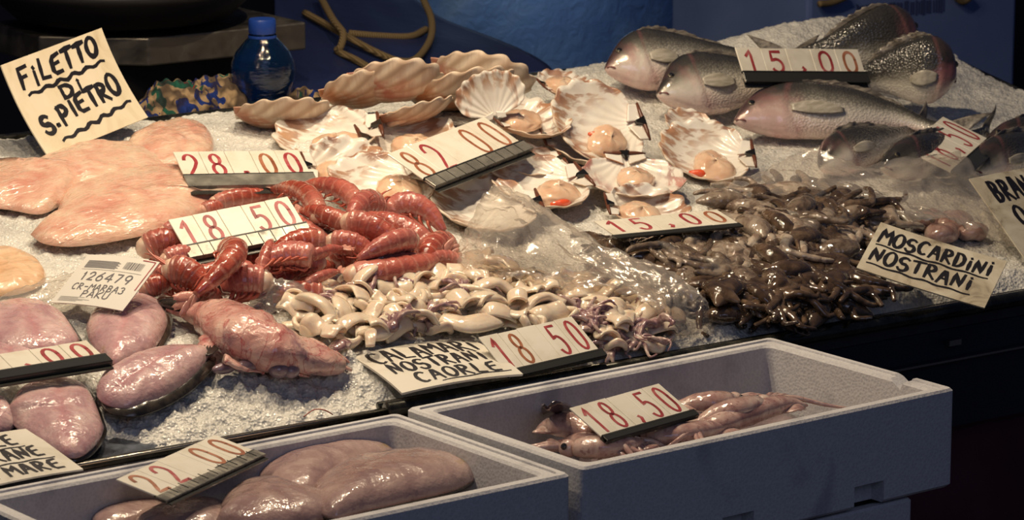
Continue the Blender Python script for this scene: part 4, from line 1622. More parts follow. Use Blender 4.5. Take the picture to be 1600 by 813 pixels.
scallop((1122, 199), (1042, 192), .034, .040, (1, .35), 'small scallop half hidden behind the rightmost one', seed=16, meat=(.38, .1), mr=.22, coral=(.3, .25), wr=1.05)
scallop((850, 212), (992, 228), .036, .034, (1, .1), 'shell lying underneath the biggest scallop, only its wavy rim showing', seed=17, meat=None, wr=1.1)
scallop((1004, 190), (868, 190), .062, .066, (.75, .62), 'biggest scallop, wide open to the camera with a round lump of meat', seed=18, meat=(.44, .20), mr=.19, coral=(.50, .08), wr=1.08, depth=.15)
scallop((775, 186), (884, 174), .052, .062, (1, .12), 'brown-blotched scallop with both valves, one standing up behind the hinge', seed=19, meat=(.36, .05), mr=.25, upper=(1, -.25, -.35, .62), wr=1.15, depth=.2)
scallop((846, 130), (928, 130), .042, .044, (1, .15), 'scallop with an orange coral behind the biggest one', seed=20, meat=(.45, .05), mr=.26, coral=(.25, -.3), wr=1.1)
scallop((878, 246), (776, 250), .032, .030, (1, .1), 'scallop half hidden below the right end of the 82 00 tag', seed=21, meat=(.40, .05), mr=.24, wr=1.0)

# ================================================================== whole fish
def bream_skin(name, shift):
    m = mat(name, (.5, .48, .45), .22, metal=.15, coat=.6)
    k = NT(m)
    vc = k.coord()
    al, dr = k.attr('along'), k.attr('dors')
    dd = k.math('ADD', dr, k.math('ADD', shift, k.math('MULTIPLY', k.math('SUBTRACT', k.noise(22, 4, vc), .5), .5)))
    base = k.ramp(k.math('ADD', k.math('MULTIPLY', dd, .5), .5), [(.10, (.84, .66, .60)), (.36, (.82, .75, .67)), (.58, (.66, .62, .54)), (.72, (.27, .255, .215)), (.86, (.075, .07, .062)), (1, (.035, .033, .032))])
    sc = k.vor(300, k.coord(scale=(.75, 1, 1)))
    body = k.ramp1(al, [(.24, 0), (.34, 1)])
    scal = k.ramp1(sc, [(.15, 0), (.6, .55)])
    up = k.ramp1(k.math('ADD', k.math('MULTIPLY', dr, .5), .5), [(.42, 0), (.62, 1)])
    cc = k.mix(k.math('MULTIPLY', k.math('MULTIPLY', scal, body), k.math('ADD', k.math('MULTIPLY', up, .75), .15)), base, (.05, .048, .042))
    head = k.ramp1(al, [(.02, .7), (.14, .7), (.27, .8), (.38, 0)])
    pink = k.ramp1(k.noise(13, 4, vc, dist=.7), [(.42, 0), (.64, .72)])
    lowm = k.ramp1(k.math('ADD', k.math('MULTIPLY', dr, .5), .5), [(.62, 1), (.85, .25)])
    cc = k.mix(k.math('MULTIPLY', k.math('MULTIPLY', head, pink), lowm), cc, (.56, .19, .21))
    gill = k.ramp1(k.math('ABSOLUTE', k.math('SUBTRACT', k.math('ADD', al, k.math('MULTIPLY', k.math('MULTIPLY', dr, dr), -.05)), .285)), [(0, .26), (.006, .2), (.02, 0)])
    cc = k.mix(gill, cc, (.36, .13, .13))
    k.col(cc)
    k.rough(k.ramp1(k.noise(80, 3, vc), [(.35, .10), (.65, .34)]))
    k.bump(k.math('ADD', k.math('MULTIPLY', k.math('MULTIPLY', sc, body), 1.0), k.math('MULTIPLY', k.noise(60, 2, vc), .8)), .45, .0022)
    return m


M['bream'] = bream_skin('sea_bream_skin', .12)
M['bream_dark'] = bream_skin('dark_sea_bream_skin', .55)
M['bass'] = bream_skin('sea_bass_skin', .32)
M['fin'] = mat('fish_fin', (.16, .14, .12), .35, coat=.4)
k = NT(M['fin'])
k.col(k.ramp(k.noise(1, 3, k.coord(scale=(40, 200, 200))), [(.35, (.07, .06, .055)), (.65, (.26, .23, .19))]))
M['finl'] = mat('pale_fin', (.45, .40, .32), .35, coat=.4)
k = NT(M['finl'])
k.col(k.ramp(k.noise(1, 3, k.coord(scale=(40, 200, 200))), [(.35, (.33, .30, .24)), (.65, (.52, .48, .41))]))
M['eye'] = mat('fish_eye', (.012, .012, .014), .05, coat=1)
M['eyering'] = mat('fish_eye_ring', (.13, .11, .08), .2, metal=.3)
M['gill'] = mat('red_gill', (.36, .045, .05), .25, coat=.6)
M['mouth'] = mat('mouth_line', (.20, .08, .08), .4)

BREAM = dict(
    top=[(0, .010), (.02, .030), (.06, .062), (.12, .105), (.2, .152), (.3, .185), (.42, .190), (.58, .150), (.72, .100), (.84, .058), (.9, .046), (1, .050)],
    bot=[(0, .012), (.02, .030), (.06, .052), (.12, .082), (.2, .116), (.3, .142), (.45, .150), (.58, .125), (.72, .080), (.84, .044), (.9, .038), (1, .042)],
    wid=[(0, .010), (.03, .036), (.08, .058), (.16, .078), (.26, .092), (.4, .092), (.55, .076), (.7, .050), (.84, .026), (.93, .012), (1, .006)])
BASS = dict(
    top=[(0, .010), (.04, .035), (.12, .065), (.22, .092), (.35, .108), (.5, .100), (.68, .070), (.84, .042), (1, .036)],
    bot=[(0, .010), (.04, .034), (.12, .058), (.22, .080), (.35, .092), (.5, .088), (.68, .060), (.84, .036), (1, .034)],
    wid=[(0, .012), (.05, .036), (.14, .055), (.25, .068), (.4, .070), (.55, .058), (.7, .040), (.85, .022), (1, .006)])


def whole_fish(name, pts, D, L, prof, label, cat, group, m, bend=None, tailfin=True, dorsal=True, mouth=.05, pect=True, gape=False, girth=1.0, tail_spread=.12, eye=True):
    """pts: spine from snout to tail root; D dorsal direction"""
    n = 56
    sp = bez(pts, n)
    t = thing(name, sp[n // 2], label, cat, group)
    mb = MB()
    rings = []
    K = 36
    frames = []
    for i in range(n + 1):
        x = i / n
        d = (sp[min(i + 1, n)] - sp[max(i - 1, 0)]).normalized()
        up = (D - d * D.dot(d)).normalized()
        sd = d.cross(up).normalized()
        frames.append((d, up, sd))
        ht, hb, w_ = lerp_tab(prof['top'], x) * L * girth, lerp_tab(prof['bot'], x) * L * girth, lerp_tab(prof['wid'], x) * L * girth
        row = []
        for j in range(K):
            a = 2 * math.pi * j / K
            c_, s_ = math.cos(a), math.sin(a)
            h = ht if c_ > 0 else hb
            f = math.copysign(abs(s_) ** .85, s_)
            bulge = 1.0
            if .24 < x < .29:       # opercle edge stands proud
                bulge = 1.03
            elif .29 <= x < .31:
                bulge = .975
            row.append(mb.add(sp[i] + up * (h * c_) + sd * (w_ * f * bulge), x, c_))
        rings.append(row)
    for a, b in zip(rings, rings[1:]):
        for j in range(K):
            mb.face(a[j], a[(j + 1) % K], b[(j + 1) % K], b[j])
    mb.face(*rings[0][::-1])
    mb.face(*rings[-1])
    part(mb, 'body', m, t)

    def surf(x, ang, lift=0.0):
        i = max(0, min(n, int(round(x * n))))
        d, up, sd = frames[i]
        ht, hb, w_ = lerp_tab(prof['top'], x) * L * girth, lerp_tab(prof['bot'], x) * L * girth, lerp_tab(prof['wid'], x) * L * girth
        c_, s_ = math.cos(ang), math.sin(ang)
        h = ht if c_ > 0 else hb
        nn = (up * (c_ / max(h, 1e-4)) + sd * (s_ / max(w_, 1e-4))).normalized()
        return sp[i] + (sp[min(i + 1, n)] - sp[i]) * (x * n - i if i < n else 0) + up * (h * c_) + sd * (w_ * math.copysign(abs(s_) ** .85, s_)) + nn * lift, nn, d, up, sd
    # which flank faces the camera
    _, _, _, _, s0 = surf(.4, math.pi / 2)
    sg = 1 if s0.dot(CAM - sp[n // 2]) > 0 else -1
    if eye:
        for s_ in (sg, -sg):
            p, nn, d, up, sd = surf(.125, s_ * .86, -.0015)
            mb = MB()
            fr = Matrix((nn.orthogonal().normalized(), nn.cross(nn.orthogonal().normalized()), nn)).transposed()
            mb.ball(p, .020 * L, 18, 10, (1, 1, .30), fr=fr)
            e = part(mb, 'eye', M['eyering'], t)
            mb = MB()
            mb.ball(p + nn * .002, .014 * L, 16, 10, (1, 1, .40), fr=fr)
            part(mb, 'pupil', M['eye'], e)
    if mouth:
        mb = MB()
        q = [surf(x, sg * (1.55 + 1.0 * (x / mouth) ** 1.2 * .55), .0004)[0] for x in (.004, mouth * .3, mouth * .6, mouth)]
        mb.tube(bez(q, 10), [.0012 + .0006 * math.sin(i) for i in range(11)], 6)
        part(mb, 'mouth', M['mouth'], t)
    if pect:
        p, nn, d, up, sd = surf(.30, sg * 1.72, .0015)
        mb = MB()
        q = lambda x, y: surf(.30 + .20 * x, sg * (1.62 + (y - .5) * .46 * math.sin(math.pi * min(1, .15 + .75 * x)) + .12 * x), .002 + .004 * math.sin(x * 2.6))[0]
        mb.grid(q, 12, 8, .0006)
        part(mb, 'pectoral_fin', M['finl'], t)
    if dorsal:
        mb = MB()
        def dq(x, y):
            xx = .33 + .45 * x
            p, nn, d, up, sd = surf(xx, 0, -.001)
            h = L * .045 * math.sin(math.pi * min(1, .08 + .92 * x)) ** .6 * (1 + .12 * math.cos(x * 60))
            return p + (up * .55 + d * .75).normalized() * h * y + sd * (.002 * math.sin(x * 22))
        mb.grid(dq, 34, 3, .0008)
        part(mb, 'dorsal_fin', M['fin'], t)
    if tailfin:
        d, up, sd = frames[-1]
        mb = MB()
        def tq(x, y):
            yy = (y - .5) * 2
            ln = L * (.10 + .10 * abs(yy) ** 1.3) * x
            return sp[-1] - d * .004 + d * ln + up * (yy * L * (.045 + tail_spread * x ** .8) ) + sd * (.003 * math.sin(yy * 5 + x * 4))
        mb.grid(tq, 10, 18, .0014)
        part(mb, 'tail_fin', M['fin'], t)
    return t, surf, sg


BACK = Vector((FWD.x, FWD.y, 0)).normalized()


def dors(up, back, right=0.0):
    return (NRM * up + BACK * back + RGT * right).normalized()


BG = 'sea breams on the ice'
whole_fish('sea_bream', [hit(946, 108, 0.045), hit(1010, 100, 0.050), hit(1090, 92, 0.050), hit(1240, 96, 0.040)], dors(.72, .75), .31, BREAM, 'sea bream farthest back, snout to the left, partly behind the 15,00 tag', 'fish', BG, M['bream'])
whole_fish('sea_bream', [hit(1027, 148, 0.045), hit(1090, 138, 0.050), hit(1180, 128, 0.050), hit(1310, 128, 0.040)], dors(.72, .75), .31, BREAM, 'middle sea bream with its head just left of the 15,00 tag', 'fish', BG, M['bream'])
whole_fish('sea_bream', [hit(1147, 190, 0.032), hit(1210, 180, 0.040), hit(1310, 178, 0.045), hit(1400, 186, 0.040), hit(1475, 206, 0.035)], dors(.74, .7), .33, BREAM, 'nearest sea bream, whole flank showing below the 15,00 tag', 'fish', BG, M['bream'], girth=.86)
whole_fish('sea_bream', [hit(1432, 58, 0.090), hit(1395, 62, 0.090), hit(1320, 78, 0.075), hit(1225, 92, 0.050)], dors(1, .35), .29, BREAM, 'dark sea bream at the very back right, head turned away to the right', 'fish', BG, M['bream_dark'], girth=1.05, pect=False)
whole_fish('sea_bream', [hit(1492, 122, 0.075), hit(1455, 116, 0.080), hit(1390, 118, 0.065), hit(1290, 140, 0.025)], dors(1, .25), .30, BREAM, 'silvery scaled sea bream on the right with its head pointing right', 'fish', BG, M['bream_dark'], girth=1.08)

SG = 'sea bass around the 18,50 tag'
whole_fish('sea_bass', [hit(1282, 262, 0.020), hit(1320, 242, 0.030), hit(1375, 222, 0.030), hit(1440, 205, 0.020)], dors(.8, .6, -.3), .27, BASS, 'silver-green sea bass left of the 18,50 tag, half under the clear plastic', 'fish', SG, M['bass'], girth=1.35, eye=False, mouth=0)
whole_fish('sea_bass', [hit(1378, 262, 0.036), hit(1425, 250, 0.036), hit(1480, 232, 0.028), hit(1540, 210, 0.020)], dors(.9, .5), .24, BASS, 'sea bass with an open red gill just left of the 18,50 tag', 'fish', SG, M['bass'], girth=1.45)
t_, surf_, sg_ = whole_fish('sea_bass', [hit(1518, 268, 0.020), hit(1560, 250, 0.026), hit(1620, 232, 0.026), hit(1700, 215, 0.020)], dors(.9, .5), .27, BASS, 'golden-cheeked sea bass head right of the 18,50 tag', 'fish', SG, M['bass'], girth=1.3)
whole_fish('sea_bass', [hit(1540, 222, 0.024), hit(1590, 212, 0.030), hit(1650, 200, 0.026), hit(1720, 190, 0.020)], dors(.9, .5), .24, BASS, 'dark-backed sea bass at the right edge behind the golden-cheeked one', 'fish', SG, M['bass'], girth=1.1)

# ================================================================== octopus, calamari, squid
def remeshed(mb, name, m, voxel, smooth=2):
    """fuse overlapping tubes into one continuous skin"""
    me = mb.mesh(name + '_raw', m)
    o = bpy.data.objects.new(name + '_raw', me)
    COL.objects.link(o)
    md = o.modifiers.new('r', 'REMESH')
    md.mode, md.voxel_size, md.use_smooth_shade = 'VOXEL', voxel, True
    ms = o.modifiers.new('s', 'SMOOTH')
    ms.factor, ms.iterations = .5, smooth
    bpy.context.view_layer.update()
    ev = o.evaluated_get(bpy.context.evaluated_depsgraph_get())
    nm = bpy.data.meshes.new_from_object(ev)
    nm.name = name
    if not nm.materials:
        nm.materials.append(m)
    nm.polygons.foreach_set('use_smooth', [True] * len(nm.polygons))
    bpy.data.objects.remove(o)
    bpy.data.meshes.remove(me)
    return nm


M['octopus'] = mat('octopus_skin', (.3, .24, .2), .2, coat=.9, sss=.15, sssr=(1, .6, .4))
k = NT(M['octopus'])
vc = k.coord()
c1_ = k.ramp(k.noise(55, 5, vc, dist=.8), [(.24, (.05, .035, .026)), (.42, (.25, .18, .135)), (.56, (.45, .37, .29)), (.78, (.62, .54, .45))])
c2_ = k.ramp(k.noise(55, 5, vc, dist=.8), [(.26, (.016, .012, .010)), (.5, (.085, .055, .036)), (.7, (.19, .13, .085)), (.85, (.34, .26, .18))])
gm = k.ramp(k.noise(28, 2, vc), [(.60, (0, 0, 0)), (.70, (1, 1, 1))])
cc = k.mix(k.ramp1(k.random(), [(.15, 0), (.75, 1)]), c1_, c2_)
k.col(k.mix(k.math('MULTIPLY', gm, .55), cc, (.06, .075, .09)))
k.rough(k.ramp1(k.noise(120, 3, vc), [(.35, .05), (.7, .28)]))
k.bump(k.noise(130, 2, vc), .8, .003)
M['octopus_dark'] = mat('dark_octopus_skin', (.1, .07, .05), .16, coat=1)
k = NT(M['octopus_dark'])
vc = k.coord()
k.col(k.ramp(k.noise(45, 5, vc, dist=.8), [(.26, (.016, .011, .009)), (.5, (.075, .046, .028)), (.7, (.17, .11, .070)), (.88, (.32, .23, .155))]))
k.bump(k.noise(100, 2, vc), .6, .0025)


def octopus_mesh(seed):
    rnd = random.Random(seed)
    mb = MB()
    s = rnd.uniform(.95, 1.2)
    # mantle: a sac falling to one side
    sac = bez([(0, 0, .010), (-.014 * s, .004 * rnd.uniform(-1, 1), .013), (-.034 * s, .012 * rnd.uniform(-1, 1), .011), (-.052 * s, .020 * rnd.uniform(-1, 1), .007)], 10)
    mb.tube(sac, [.008, .0085, .0095, .0115, .013, .0138, .0138, .0125, .0095, .006, .002], 16, flat=.7)
    for sg in (-1, 1):
        mb.ball((.001, sg * .0075, .013), .0035, 8, 6)
    # a thin web joins the roots of the arms, which trail away from the sac
    mb.ball((.010, 0, .009), .011, 14, 8, (1.2, 1.25, .62))
    for i in range(8):
        a = (i - 3.5) / 8 * math.radians(230) + rnd.uniform(-.15, .15)
        d = Vector((math.cos(a), math.sin(a), 0))
        sd = Vector((-d.y, d.x, 0))
        L = rnd.uniform(.040, .066) * s
        w1, w2, w3 = rnd.uniform(-.008, .008), rnd.uniform(-.014, .014), rnd.uniform(-.022, .022)
        pts = bez([Vector((.004, 0, .009)) + d * .003, d * L * .3 + sd * w1 + Vector((0, 0, .010 + rnd.uniform(-.002, .006))), d * L * .62 + sd * w2 + Vector((0, 0, .006 + rnd.uniform(-.002, .006))), d * L * .9 + sd * w3 + Vector((0, 0, .004 + rnd.uniform(-.002, .005))), d * L * .94 + sd * w3 * 1.9 + Vector((0, 0, .004))], 22)
        mb.tube(pts, [.0078 * (1 - .66 * (j / 22) ** .8) * (1 + .07 * math.cos(j * 3.1)) for j in range(23)], 10, flat=.85)
    # a curled rosette of suckers at the mouth side
    for i in range(5):
        a = rnd.uniform(0, 6.28)
        mb.ball((.010 * math.cos(a), .010 * math.sin(a), .014), .004, 8, 6)
    return remeshed(mb, 'baby_octopus', M['octopus'], .0014, 3)


def in_poly(x, y, poly):
    c = False
    j = len(poly) - 1
    for i in range(len(poly)):
        xi, yi = poly[i]
        xj, yj = poly[j]
        if (yi > y) != (yj > y) and x < (xj - xi) * (y - yi) / (yj - yi) + xi:
            c = not c
        j = i
    return c


def spots(poly, n, lift, seed, mind, high=.0):
    """even scatter on the counter over the patch that shows as 'poly'"""
    rnd = random.Random(seed)
    xs, ys = [p[0] for p in poly], [p[1] for p in poly]
    cs = [UV(hit(x, y, lift))[:2] for x, y in poly]
    u0, u1 = min(c[0] for c in cs), max(c[0] for c in cs)
    v0, v1 = min(c[1] for c in cs), max(c[1] for c in cs)
    out = []
    tries = 0
    while len(out) < n and tries < 40000:
        tries += 1
        u, v = rnd.uniform(u0, u1), rnd.uniform(v0, v1)
        p = T(u, v, ice_h(u, v) + lift)
        if not in_poly(*pix(p), poly) or not in_poly(*pix(p + NRM * high), poly):
            continue
        md = mind * (1 if tries < 20000 else .6)
        if any((u - a) ** 2 + (v - b) ** 2 < md * md for a, b, _ in out):
            continue
        out.append((u, v, p))
    return out


octs = [octopus_mesh(s) for s in range(7)]
for q in octs[5:]:
    q.materials.clear()
    q.materials.append(M['octopus_dark'])


def octo_label(px, py):
    if py > 455:
        return 'wet dark brown baby octopus in the front row of the heap, above the counter rail'
    if px > 1300:
        return 'wet brown baby octopus at the right of the heap, beside the MOSCARDINI card'
    if px < 1060:
        return 'wet greyish baby octopus at the left of the heap, near the flat 15,00 tag'
    if py < 350:
        return 'pale greyish baby octopus along the back of the heap'
    return 'wet brown baby octopus in the middle of the heap'


OCT_POLY = [(912, 384), (962, 378), (1100, 366), (1150, 340), (1180, 302), (1250, 290), (1330, 300), (1400, 330), (1420, 350), (1366, 352), (1342, 395), (1322, 418), (1330, 440), (1300, 468), (1250, 484), (1180, 480), (1115, 472), (1080, 450), (1010, 420), (950, 400)]
FRONT = [(1090, 470), (1150, 445), (1250, 440), (1345, 445), (1335, 470), (1300, 492), (1240, 500), (1170, 498), (1110, 490)]
rnd = random.Random(21)
for layer, (n, lift, mind) in enumerate(((60, .002, .036), (52, .012, .036), (36, .020, .044))):
    for (u, v, p) in spots(OCT_POLY, n, lift, 31 + layer, mind, .030):
        x, y = pix(p)
        if x > 1306 and 352 < y < 440 or (layer and 925 < x < 1165 and 335 < y < 385):
            continue
        dark = y > 440 or rnd.random() < .12
        me = octs[5 + rnd.randrange(2)] if dark else octs[rnd.randrange(5)]
        o = bpy.data.objects.new('baby_octopus', me)
        COL.objects.link(o)
        o.location = p
        sc = rnd.uniform(1.15, 1.5)
        o.scale = (sc, sc, sc)
        R = Matrix.Rotation(TH, 3, 'X') @ Matrix.Rotation(rnd.uniform(0, 6.28), 3, 'Z') @ Matrix.Rotation(rnd.uniform(-.3, .3), 3, 'X') @ Matrix.Rotation(rnd.uniform(-.2, .2), 3, 'Y')
        o.rotation_euler = R.to_euler()
        tag(o, octo_label(x, y), 'octopus', 'baby octopuses in the heap')

# ---- big dark octopus bodies of the front row
def front_oct(pts, r, lab, seed):
    rnd = random.Random(seed)
    mb = MB()
    sp = bez([hit(*p[:2], p[2]) for p in pts], 20)
    mb.tube(sp, [r * lerp_tab([(0, .35), (.15, .85), (.35, 1.05), (.6, .95), (.8, .62), (1, .45)], i / 20) for i in range(21)], 18, up=NRM, flat=.8)
    e = (sp[-1] - sp[-4]).normalized()
    s = e.cross(NRM).normalized()
    for j in range(7):
        a = (j - 3) * .42
        d = e * math.cos(a) + s * math.sin(a)
        q = d.cross(NRM).normalized()
        L = rnd.uniform(.05, .085)
        c = rnd.choice((-1, 1)) * rnd.uniform(.012, .028)
        p0 = sp[-1] - e * .004
        pp = bez([p0, p0 + d * L * .35 + q * c * .3 + NRM * .008, p0 + d * L * .7 + q * c + NRM * .003, p0 + d * L * .75 + q * c * 1.9 - NRM * .003, p0 + d * L * .45 + q * c * 2.1], 18)
        mb.tube(pp, [r * .34 * (1 - .72 * i / 18) for i in range(19)], 10, up=NRM)
    o = bpy.data.objects.new('baby_octopus', remeshed(mb, 'baby_octopus', M['octopus_dark'], .0016, 3))
    c = sp[10]
    for v in o.data.vertices:
        v.co -= c
    o.location = c
    COL.objects.link(o)
    tag(o, lab, 'octopus', 'baby octopuses in the heap')


front_oct([(1305, 470, .012), (1280, 468, .022), (1240, 470, .026), (1195, 472, .022)], .021, 'largest dark brown octopus with a smooth rounded sac at the front of the heap', 1)
front_oct([(1345, 462, .010), (1330, 448, .018), (1310, 440, .020), (1285, 442, .020)], .016, 'dark octopus with a coiled arm at the lower left corner of the MOSCARDINI card', 2)
front_oct([(1100, 492, .012), (1130, 492, .018), (1165, 488, .020), (1200, 490, .018)], .014, 'long dark octopus lowest of the front row, nearest the clear film', 3)
front_oct([(1240, 428, .035), (1200, 430, .036), (1160, 432, .034), (1130, 436, .03)], .013, 'brown octopus lying crosswise above the front row', 4)
front_oct([(1330, 405, .03), (1300, 408, .036), (1270, 412, .036), (1240, 420, .034)], .015, 'olive brown octopus sac immediately left of the MOSCARDINI card', 5)
front_oct([(1180, 385, .046), (1205, 398, .050), (1225, 412, .046), (1240, 424, .040)], .015, 'grey glassy octopus sac sloping down in the middle of the heap', 6)
front_oct([(1190, 330, .046), (1215, 345, .050), (1235, 362, .046), (1250, 376, .040)], .014, 'pale grey octopus sac near the back of the heap', 7)

# ---- cut calamari
M['calamari'] = mat('calamari_flesh', (.80, .72, .58), .15, coat=1, sss=.6, sssr=(1, .75, .5))
k = NT(M['calamari'])
vc = k.coord()
k.col(k.ramp(k.noise(45, 4, vc, dist=.5), [(.25, (.62, .45, .35)), (.45, (.77, .64, .50)), (.75, (.83, .73, .60))]))
k.rough(k.ramp1(k.noise(90, 3, vc), [(.35, .06), (.7, .30)]))
k.bump(k.noise(120, 2, vc), .45, .002)
M['tentacle'] = mat('purple_tentacles', (.3, .2, .22), .15, coat=.9, sss=.2)
k = NT(M['tentacle'])
k.col(k.ramp(k.noise(70, 4, k.coord(), dist=.8), [(.28, (.07, .035, .055)), (.48, (.27, .15, .16)), (.68, (.58, .45, .38)), (.85, (.70, .60, .50))]))
k.bump(k.vor(260, k.coord()), .4, .001)


def cal_ring(seed):
    rnd = random.Random(seed)
    mb = MB()
    r = rnd.uniform(.011, .020)
    h = rnd.uniform(.007, .011)
    th = .0034
    n, m = 40, 12
    ex = rnd.uniform(.65, 1.0)
    rings = []
    for i in range(n):
        a = 2 * math.pi * i / n
        c = Vector((r * math.cos(a), r * ex * math.sin(a), .004 * math.sin(2 * a + seed)))
        o = Vector((math.cos(a), math.sin(a) / ex, 0)).normalized()
        rings.append([mb.add(c + o * (th * math.cos(2 * math.pi * j / m)) + Vector((0, 0, h * .5 * math.copysign(abs(math.sin(2 * math.pi * j / m)) ** .7, math.sin(2 * math.pi * j / m))))) for j in range(m)])
    for i in range(n):
        for j in range(m):
            mb.face(rings[i][j], rings[(i + 1) % n][j], rings[(i + 1) % n][(j + 1) % m], rings[i][(j + 1) % m])
    return mb.mesh('calamari_ring', M['calamari'])


def cal_strip(seed):
    rnd = random.Random(seed)
    mb = MB()
    L = rnd.uniform(.035, .060)
    k_ = rnd.uniform(-1, 1)
    pts = bez([(-L / 2, 0, .002), (-L * .2, L * .15 * k_, .006 + rnd.uniform(0, .008)), (L * .2, L * .22 * k_, .006 + rnd.uniform(0, .008)), (L / 2, -L * .1 * k_, .002)], 18)
    w = rnd.uniform(.0055, .0115)
    mb.tube(pts, [w * 1.25 * (.75 + .25 * math.sin(math.pi * i / 18)) for i in range(19)], 14, flat=rnd.uniform(.24, .5))
    return mb.mesh('calamari_strip', M['calamari'])


def cal_fold(seed):
    rnd = random.Random(seed)
    mb = MB()
    L, Wd = rnd.uniform(.028, .040), rnd.uniform(.022, .032)
    c = rnd.uniform(1.6, 2.9)
    mb.grid(lambda s, t: Vector(((s - .5) * L, .5 * Wd * math.sin((t - .5) * c), .008 + .5 * Wd * (math.cos((t - .5) * c) - .4) + .003 * math.sin(s * 6 + seed))), 14, 14, .0032)
    return mb.mesh('calamari_piece', M['calamari'])


def cal_tent(seed):
    rnd = random.Random(seed)
    mb = MB()
    mb.ball((0, 0, .006), .008, 12, 8, (1, 1, .7))
    for i in range(9):
        a = rnd.uniform(-1.5, 1.5)
        L = rnd.uniform(.022, .042)
        d = Vector((math.cos(a), math.sin(a), 0))
        q = Vector((-d.y, d.x, 0)) * rnd.uniform(-.014, .014)
        pts = bez([d * .003 + Vector((0, 0, .006)), d * L * .45 + q * .3 + Vector((0, 0, .008 + rnd.uniform(0, .008))), d * L * .8 + q + Vector((0, 0, .004 + rnd.uniform(0, .007))), d * L * .7 + q * 2.1 + Vector((0, 0, .005))], 12)
        mb.tube(pts, [.0034 * (1 - .7 * j / 12) for j in range(13)], 8)
    return remeshed(mb, 'calamari_tentacles', M['tentacle'], .0011, 2)


CR, CS, CF, CTN = [cal_ring(i) for i in range(4)], [cal_strip(i) for i in range(6)], [cal_fold(i) for i in range(4)], [cal_tent(i) for i in range(4)]
CAL_POLY = [(448, 505), (470, 480), (520, 462), (560, 446), (640, 440), (700, 424), (752, 410), (800, 440), (880, 446), (960, 452), (1030, 480), (1034, 515), (1010, 542), (940, 552), (895, 504), (830, 508), (760, 514), (722, 502), (640, 520), (560, 540), (530, 532)]
rnd = random.Random(77)
for layer, (n, lift, mind) in enumerate(((110, .003, .017), (100, .012, .018), (60, .021, .024))):
    for (u, v, p) in spots(CAL_POLY, n, lift, 51 + layer, mind):
        x, y = pix(p)
        r_ = rnd.random()
        tent = (r_ < .035) or (x > 800 and r_ < .10)
        if tent:
            me, nm, nl = rnd.choice(CTN), 'calamari_tentacles', 'purplish bunch of cut calamari tentacles'
        elif r_ < .42:
            me, nm, nl = rnd.choice(CR), 'calamari_ring', 'cream calamari ring'
        elif r_ < .78:
            me, nm, nl = rnd.choice(CS), 'calamari_strip', 'cream strip of cut calamari'
        else:
            me, nm, nl = rnd.choice(CF), 'calamari_piece', 'cream folded piece of cut calamari'
        o = bpy.data.objects.new(nm, me)
        COL.objects.link(o)
        o.location = p
        R = Matrix.Rotation(TH, 3, 'X') @ Matrix.Rotation(rnd.uniform(0, 6.28), 3, 'Z') @ Matrix.Rotation(rnd.uniform(-.6, .6), 3, 'X') @ Matrix.Rotation(rnd.uniform(-.35, .35), 3, 'Y')
        o.rotation_euler = R.to_euler()
        sc = rnd.uniform(1.05, 1.4)
        o.scale = (sc, sc, sc)
        where = 'left in the heap, near the monkfish' if x < 580 else 'in the heap above the CALAMARI card' if x < 790 else 'right in the heap, above the 18 50 tag'
        tag(o, nl + ' ' + where, 'calamari', 'cut calamari in the heap')
# the long flat piece showing at the left end
for pts, w_, lab, mm in ((((440, 508, .012), (480, 506, .014), (530, 500, .014), (585, 494, .012)), .012, 'long pale calamari strip lying straight at the left end of the heap', 'calamari'), (((520, 545, .016), (535, 537, .020), (548, 540, .020)), .012, 'grey purple calamari end above the left corner of the CALAMARI card', 'tentacle')):
    mb = MB()
    sp = bez([hit(x, y, l) for x, y, l in pts], 16)
    mb.tube(sp, [w_ * (.5 + .5 * math.sin(math.pi * (i + 2) / 20)) for i in range(17)], 14, up=NRM, flat=.4)
    o = mb.obj('calamari_strip', M[mm], origin=sp[8])
    tag(o, lab, 'calamari', 'cut calamari in the heap')

# ---- whole squid in the right crate
M['squid'] = mat('squid_skin', (.5, .36, .32), .15, coat=.9, sss=.25, sssr=(1, .5, .4))
k = NT(M['squid'])
vc = k.coord()
c1_ = k.ramp(k.noise(30, 5, vc, dist=.8), [(.28, (.24, .12, .115)), (.46, (.46, .29, .26)), (.64, (.62, .46, .40)), (.85, (.72, .60, .52))])
fr_ = k.ramp1(k.noise(150, 2, vc), [(.60, 0), (.68, .5)])
k.col(k.mix(fr_, c1_, (.20, .06, .07)))
k.rough(k.ramp1(k.noise(90, 3, vc), [(.35, .06), (.7, .30)]))
k.bump(k.noise(90, 2, vc), .5, .0025)


